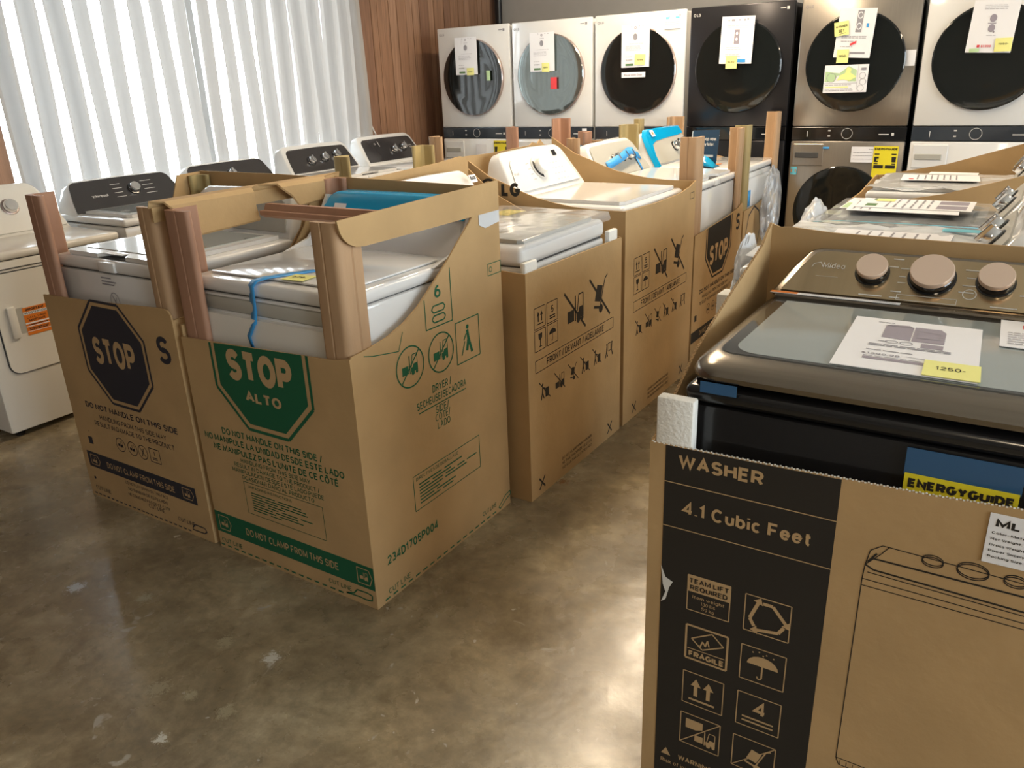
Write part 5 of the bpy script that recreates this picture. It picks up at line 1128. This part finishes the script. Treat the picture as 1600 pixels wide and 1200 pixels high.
# body lettering and stickers on this washer
flat_sheet('warning_strip', 'long white strip with orange end across the back of the black washer lid', 'label', (-.492, 1.900, 1.0515), (1, 0, 0), (0, 1, 0), .285, .016, 'paper', [('orange', lambda k: k.rect(0, 0, .22, 1)), ('ink_grey', lambda k: lines(k, .25, .98, (.35, .6), .08, 3))])
flat_sheet('price_sheet', 'large white price sheet with washer and dryer picture on the black washer lid', 'paper', (-.262, 1.463, 1.0440), (1, .005, 0), (-.04, 1, 0), .238, .335, 'paper', [
    ('ink_lilac', lambda k: (k.poly([(.27, .60), (.49, .58), (.49, .86), (.45, .90), (.30, .88), (.27, .84)]), k.poly([(.50, .58), (.74, .58), (.74, .82), (.70, .88), (.50, .88)]), k.rect(.58, .475, .74, .555), k.rect(.20, .165, .68, .205))),
    ('ink_grey', lambda k: (k.pline([(.53, .80), (.70, .78), (.70, .66), (.53, .66)], .006, True), k.rect(.27, .855, .49, .865), k.ring(.36, .52, .05, .008, 20, ry=.03), k.ring(.47, .52, .05, .008, 20, ry=.035), k.rect(.26, .515, .33, .525), lines(k, .20, .80, (.445, .42), .012, 5), lines(k, .20, .55, (.33,), .010, 6), k.text('$1399.98', .18, .245, .032, w=.28, bold=.01), k.line((.5, .275), (.68, .265), .006), lines(k, .20, .65, (.215,), .008, 7), k.text('midea', .20, .905, .02, w=.13, bold=.02)))])
flat_sheet('sticky_note', 'yellow sticky note reading 1250 on the big sheet on the black washer', 'note', (-.110, 1.466, 1.0462), (1, .005, 0), (-.05, 1, 0), .090, .085, 'note', [('ink_black', lambda k: (k.text('1250-', .22, .42, .22, w=.52, bold=0),))])
flat_sheet('warning_card', 'white card with a red hexagon at the right of the black washer lid', 'card', (-.004, 1.70, 1.0445), (1, .0, 0), (-.03, 1, 0), .13, .19, 'paper', [('ink_red', lambda k: k.poly([(.30 + .0, .70), (.45, .62), (.70, .62), (.85, .70), (.85, .84), (.70, .92), (.45, .92), (.30, .84)])), ('paper', lambda k: k.ring(.575, .77, .16, .05, 20, ry=.08)), ('ink_grey', lambda k: lines(k, .1, .95, (.50, .42, .34, .26, .18, .10), .02, 3))])
flat_sheet('blue_film', 'blue transparent tape over the yellow energy label on the black washer front', 'tape', (-.106, FY - .0015, .899), (1, 0, 0), (0, 0, 1), .172, .050, 'tape_dark')
flat_sheet('energy_label', 'yellow energy label peeking over the near carton edge', 'label', (-.104, FY - .004, .74), (1, 0, 0), (0, 0, 1), .168, .163, 'note_dk', [('ink_black', lambda k: (k.text('ENERGYGUIDE', .04, .845, .105, w=.92, bold=.035),))])
flat_sheet('tape_scrap', 'short dark blue tape under the left end of the black washer lid', 'tape', (-.470, FY - .0035, .984), (1, 0, 0), (0, 0, 1), .070, .022, 'tape_dark')
o = MB().rbox(-.5445, -.470, 1.337, 1.366, .62, .972, .005, 2).build('foam_block', 'foam', smooth=True)
tag(o, 'white foam corner block between the near carton and the black washer', 'foam')

# foam blocks in the first plain aisle carton and the far side
def foamb(x0, x1, y0, y1, z0, z1, label): tag(MB().rbox(x0, x1, y0, y1, z0, z1, .006, 2).build('foam_block', 'foam', smooth=True), label, 'foam')
foamb(-1.487, -1.463, 2.345, 2.43, .70, .945, 'white foam block at the left corner of the first plain aisle carton')
foamb(-1.487, -1.463, 3.02, 3.10, .70, .945, 'white foam block at the right corner of the first plain aisle carton')

# ================================================================ RIGHT ROW BEHIND: three washers facing the aisle (-x)
def sidewasher(y, x0, label, h=1.0, d=.74, ch_=1.15, lid='white', glass='lid_glass', w=.70, z0=.03, knobs=((-.12, .5, .033), (.06, .5, .033)), panel='grey_panel'):
    return topload((x0, y, .014 if y > 4 else 0), -Rp, label, w=w, d=d, h=h, ch=ch_, lid=lid, glass=glass, knobs=knobs, panel=panel, dep=.17, z0=z0, notch=False, kn=dict(r=.0) if False else None)
t2, fr2 = sidewasher(2.640, -.690, 'white washer wrapped in plastic directly behind the near carton', h=1.015, glass=None, lid='white')
t3, fr3 = sidewasher(3.555, -.690, 'white washer with dark glass lid and stacked sheets, middle of the right row', h=.975, ch_=1.125)
t4, fr4 = sidewasher(4.480, -.665, 'white washer in an open carton at the far right, paper on its lid', h=.985, lid='white', glass=None, z0=.045)
m4 = carton('open brown carton with slanting cut sides at the far right', -.735, .14, 4.085, 4.875,
    left=[(4.091, 0), (4.869, 0), (4.869, .992), (4.84, .995), (4.70, .985), (4.40, .955), (4.091, .955)], front=[(-.735, 0), (.14, 0), (.14, 1.15), (-.03, 1.095), (-.33, 1.005), (-.5, .97), (-.735, .955)],
    back=[(-.735, 0), (.14, 0), (.14, 1.24), (-.05, 1.168), (-.40, 1.055), (-.69, .995), (-.735, .99)], right=[(4.091, 0), (4.869, 0), (4.869, 1.24), (4.091, 1.15)])
# clear film covers lying over these machines
def film(name, label, x0, x1, y0, y1, z, amp, m, seed, drape=(0, 0, 0, 0), n=34, ztop=None, side_out=.03, cat='plastic film'):
    """crumpled film; drape = how far it hangs at (x0, x1, y0, y1)"""
    from mathutils import noise as nz
    def fn(a, b):
        A = a * (1 + drape[0] + drape[1]) - drape[0]; B = b * (1 + drape[2] + drape[3]) - drape[2]
        ax = min(1, max(0, A)); by = min(1, max(0, B)); dz = 0; ox = oy = 0
        if A < 0: dz += -A * (x1 - x0); ox = -side_out * min(1, -A * 6)
        if A > 1: dz += (A - 1) * (x1 - x0); ox = side_out
        if B < 0: dz += -B * (y1 - y0); oy = -side_out * min(1, -B * 6)
        if B > 1: dz += (B - 1) * (y1 - y0); oy = side_out
        x = x0 + (x1 - x0) * ax + ox; y = y0 + (y1 - y0) * by + oy
        q = nz.noise(Vector((x * 7 + seed, y * 7, z + dz * 7))) + .6 * nz.noise(Vector((x * 17, y * 17 + seed, dz * 16))) + .35 * abs(nz.noise(Vector((x * 34 + seed, y * 34, dz * 30))))
        hang = 1 if dz > 0 else 0
        zz = z - dz + (amp * (q + .55) if not hang else amp * .3 * q)
        if hang: x += (amp * 1.2 * (q) if ox else 0) * 1.0; y += amp * 1.2 * q if oy else 0
        return (x, y, zz)
    o = sheet_mesh(fn, n, n).build(name, m, smooth=True, fix=False, angle=180)
    return tag(o, label, cat)
film('plastic_cover', 'clear crinkled plastic cover over the first plain aisle carton washer', -2.03, -1.492, 2.385, 3.07, 1.016, .003, 'plastic', 3, (0, .06, 0, 0), side_out=.006)
film('plastic_cover', 'clear plastic cover on the washer directly behind the near carton', -.68, -.09, 2.31, 2.96, 1.036, .012, 'plastic_milky', 11, (.0, 0, 0, 0))
film('plastic_cover', 'clear plastic cover over the glass lid washer in the middle of the right row', -.70, -.10, 3.22, 3.89, .996, .004, 'plastic', 23, (0, 0, 0, 0))
film('plastic_cover', 'clear plastic cover over the washer lid in the far right carton', -.672, -.06, 4.15, 4.81, 1.006, .010, 'plastic_milky', 31, (0, 0, 0, 0))
def bag(label, x, y, z, rx, ry, rz, m, seed, name='plastic_bag', cat='plastic bag', kx=1.0):
    """crumpled hanging bag: a noisy flattened blob, narrow at the top"""
    from mathutils import noise as nz
    bm = bmesh.new(); bmesh.ops.create_icosphere(bm, subdivisions=4, radius=1)
    for v in bm.verts:
        c = v.co.copy(); q = .30 * nz.noise(c * 2.1 + Vector((seed, 0, 0))) + .16 * abs(nz.noise(c * 5 + Vector((0, seed, 0)))) + .07 * nz.noise(c * 11)
        tp = 1 - .25 * max(0, c.z)
        v.co = Vector((c.x * rx * (1 + q) * tp, c.y * ry * (1 + q) * tp, c.z * rz * (1 + q * .6)))
    mb = MB(); mb.add([v.co[:] for v in bm.verts], [[v.index for v in f.verts] for f in bm.faces]); bm.free()
    o = mb.build(name, m, smooth=True, angle=25); o.location = (x, y, z); return tag(o, label, cat)
bag('crumpled clear plastic bag sticking out beside the near carton, in front of the row', -.728, 2.50, .935, .026, .11, .13, 'plastic_milky', 4)
foamb(-.765, -.715, 2.33, 2.41, .55, .915, 'white foam corner under the plastic bag beside the near carton')
bag('bluish clear plastic bag bunched at the front of the glass lid washer', -.740, 3.46, .945, .045, .17, .10, 'plastic_milky', 9)
bag('bubble wrap bundle hanging from the far aisle dryer toward the black tower gap', -1.405, 5.26, .74, .045, .15, .24, 'bubble', 14, 'bubble_wrap', 'bubble wrap')
flat_sheet('price_sheet', 'white price sheet with yellow note, one of two on the glass lid washer', 'paper', (-.60, 3.76, 1.0200), (.0, -1, 0), (1, 0, 0), .26, .42, 'paper', [
    ('ink_lilac', lambda k: (k.rect(.08, .70, .44, .95), k.rect(.54, .70, .90, .95))), ('ink_olive', lambda k: (k.rect(.05, .10, .2, .2), k.rect(.6, .08, .85, .18))), ('ink_grey', lambda k: (lines(k, .06, .46, (.62, .55, .48, .41, .33, .26), .018, 5), lines(k, .54, .94, (.62, .55, .48, .41, .33, .26), .018, 6))), ('note', lambda k: k.rect(.06, .13, .34, .30))])
flat_sheet('price_sheet', 'lower white sheet under the other one on the glass lid washer', 'paper', (-.63, 3.70, 1.0175), (.05, -1, 0), (1, 0, 0), .28, .40, 'paper', [('ink_grey', lambda k: lines(k, .06, .9, (.05, .12, .2), .018, 5))])
flat_sheet('side_flyer', 'green printed card under the film at the left of the glass lid washer', 'flyer', (-.655, 3.80, 1.0125), (0, -1, 0), (1, 0, 0), .30, .10, 'paper', [('ink_lightgreen', lambda k: k.rect(.5, .05, .95, .6)), ('ink_grey', lambda k: (k.ring(.1, .3, .05, .01, 16, ry=.14), k.ring(.25, .3, .05, .01, 16, ry=.14), k.ring(.1, .7, .05, .01, 16, ry=.14), k.ring(.25, .7, .05, .01, 16, ry=.14)))])
flat_sheet('price_sheet', 'white sheet with small red mark on the washer lid in the far right carton', 'paper', (-.57, 4.62, 1.0250), (.08, -1, 0), (1, .08, 0), .24, .34, 'paper', [('ink_grey', lambda k: (lines(k, .1, .9, (.2, .3, .38, .46, .54, .62, .7), .02, 5),)), ('ink_red', lambda k: k.rect(.7, .10, .85, .16))])
flat_sheet('manual_packet', 'white folded packet behind the sheet in the far right carton', 'packet', (-.46, 4.76, 1.0250), (0, -1, 0), (1, 0, 0), .10, .22, 'paper')
flat_sheet('price_sheet', 'white sheet lying on the wrapped washer directly behind the near carton', 'paper', (-.52, 2.80, 1.0520), (.0, -1, 0), (1, 0, 0), .26, .34, 'paper', [('ink_grey', lambda k: lines(k, .08, .92, (.2, .3, .4, .5, .6, .7, .8), .02, 5))])
flat_sheet('cyan_tape', 'cyan tape patch on the film of the washer directly behind the near carton', 'tape', (-.22, 2.86, 1.0530), (1, .0, 0), (0, 1, 0), .12, .05, 'cyan')
ribbon('film_edge', [(-.69, 3.21, 1.000), (-.60, 3.205, 1.010), (-.35, 3.203, 1.012), (-.08, 3.205, 1.010)], .008, 'cyan', 'teal edge band of the film along the near side of the glass lid washer', 'film', side=(0, 1, 0))
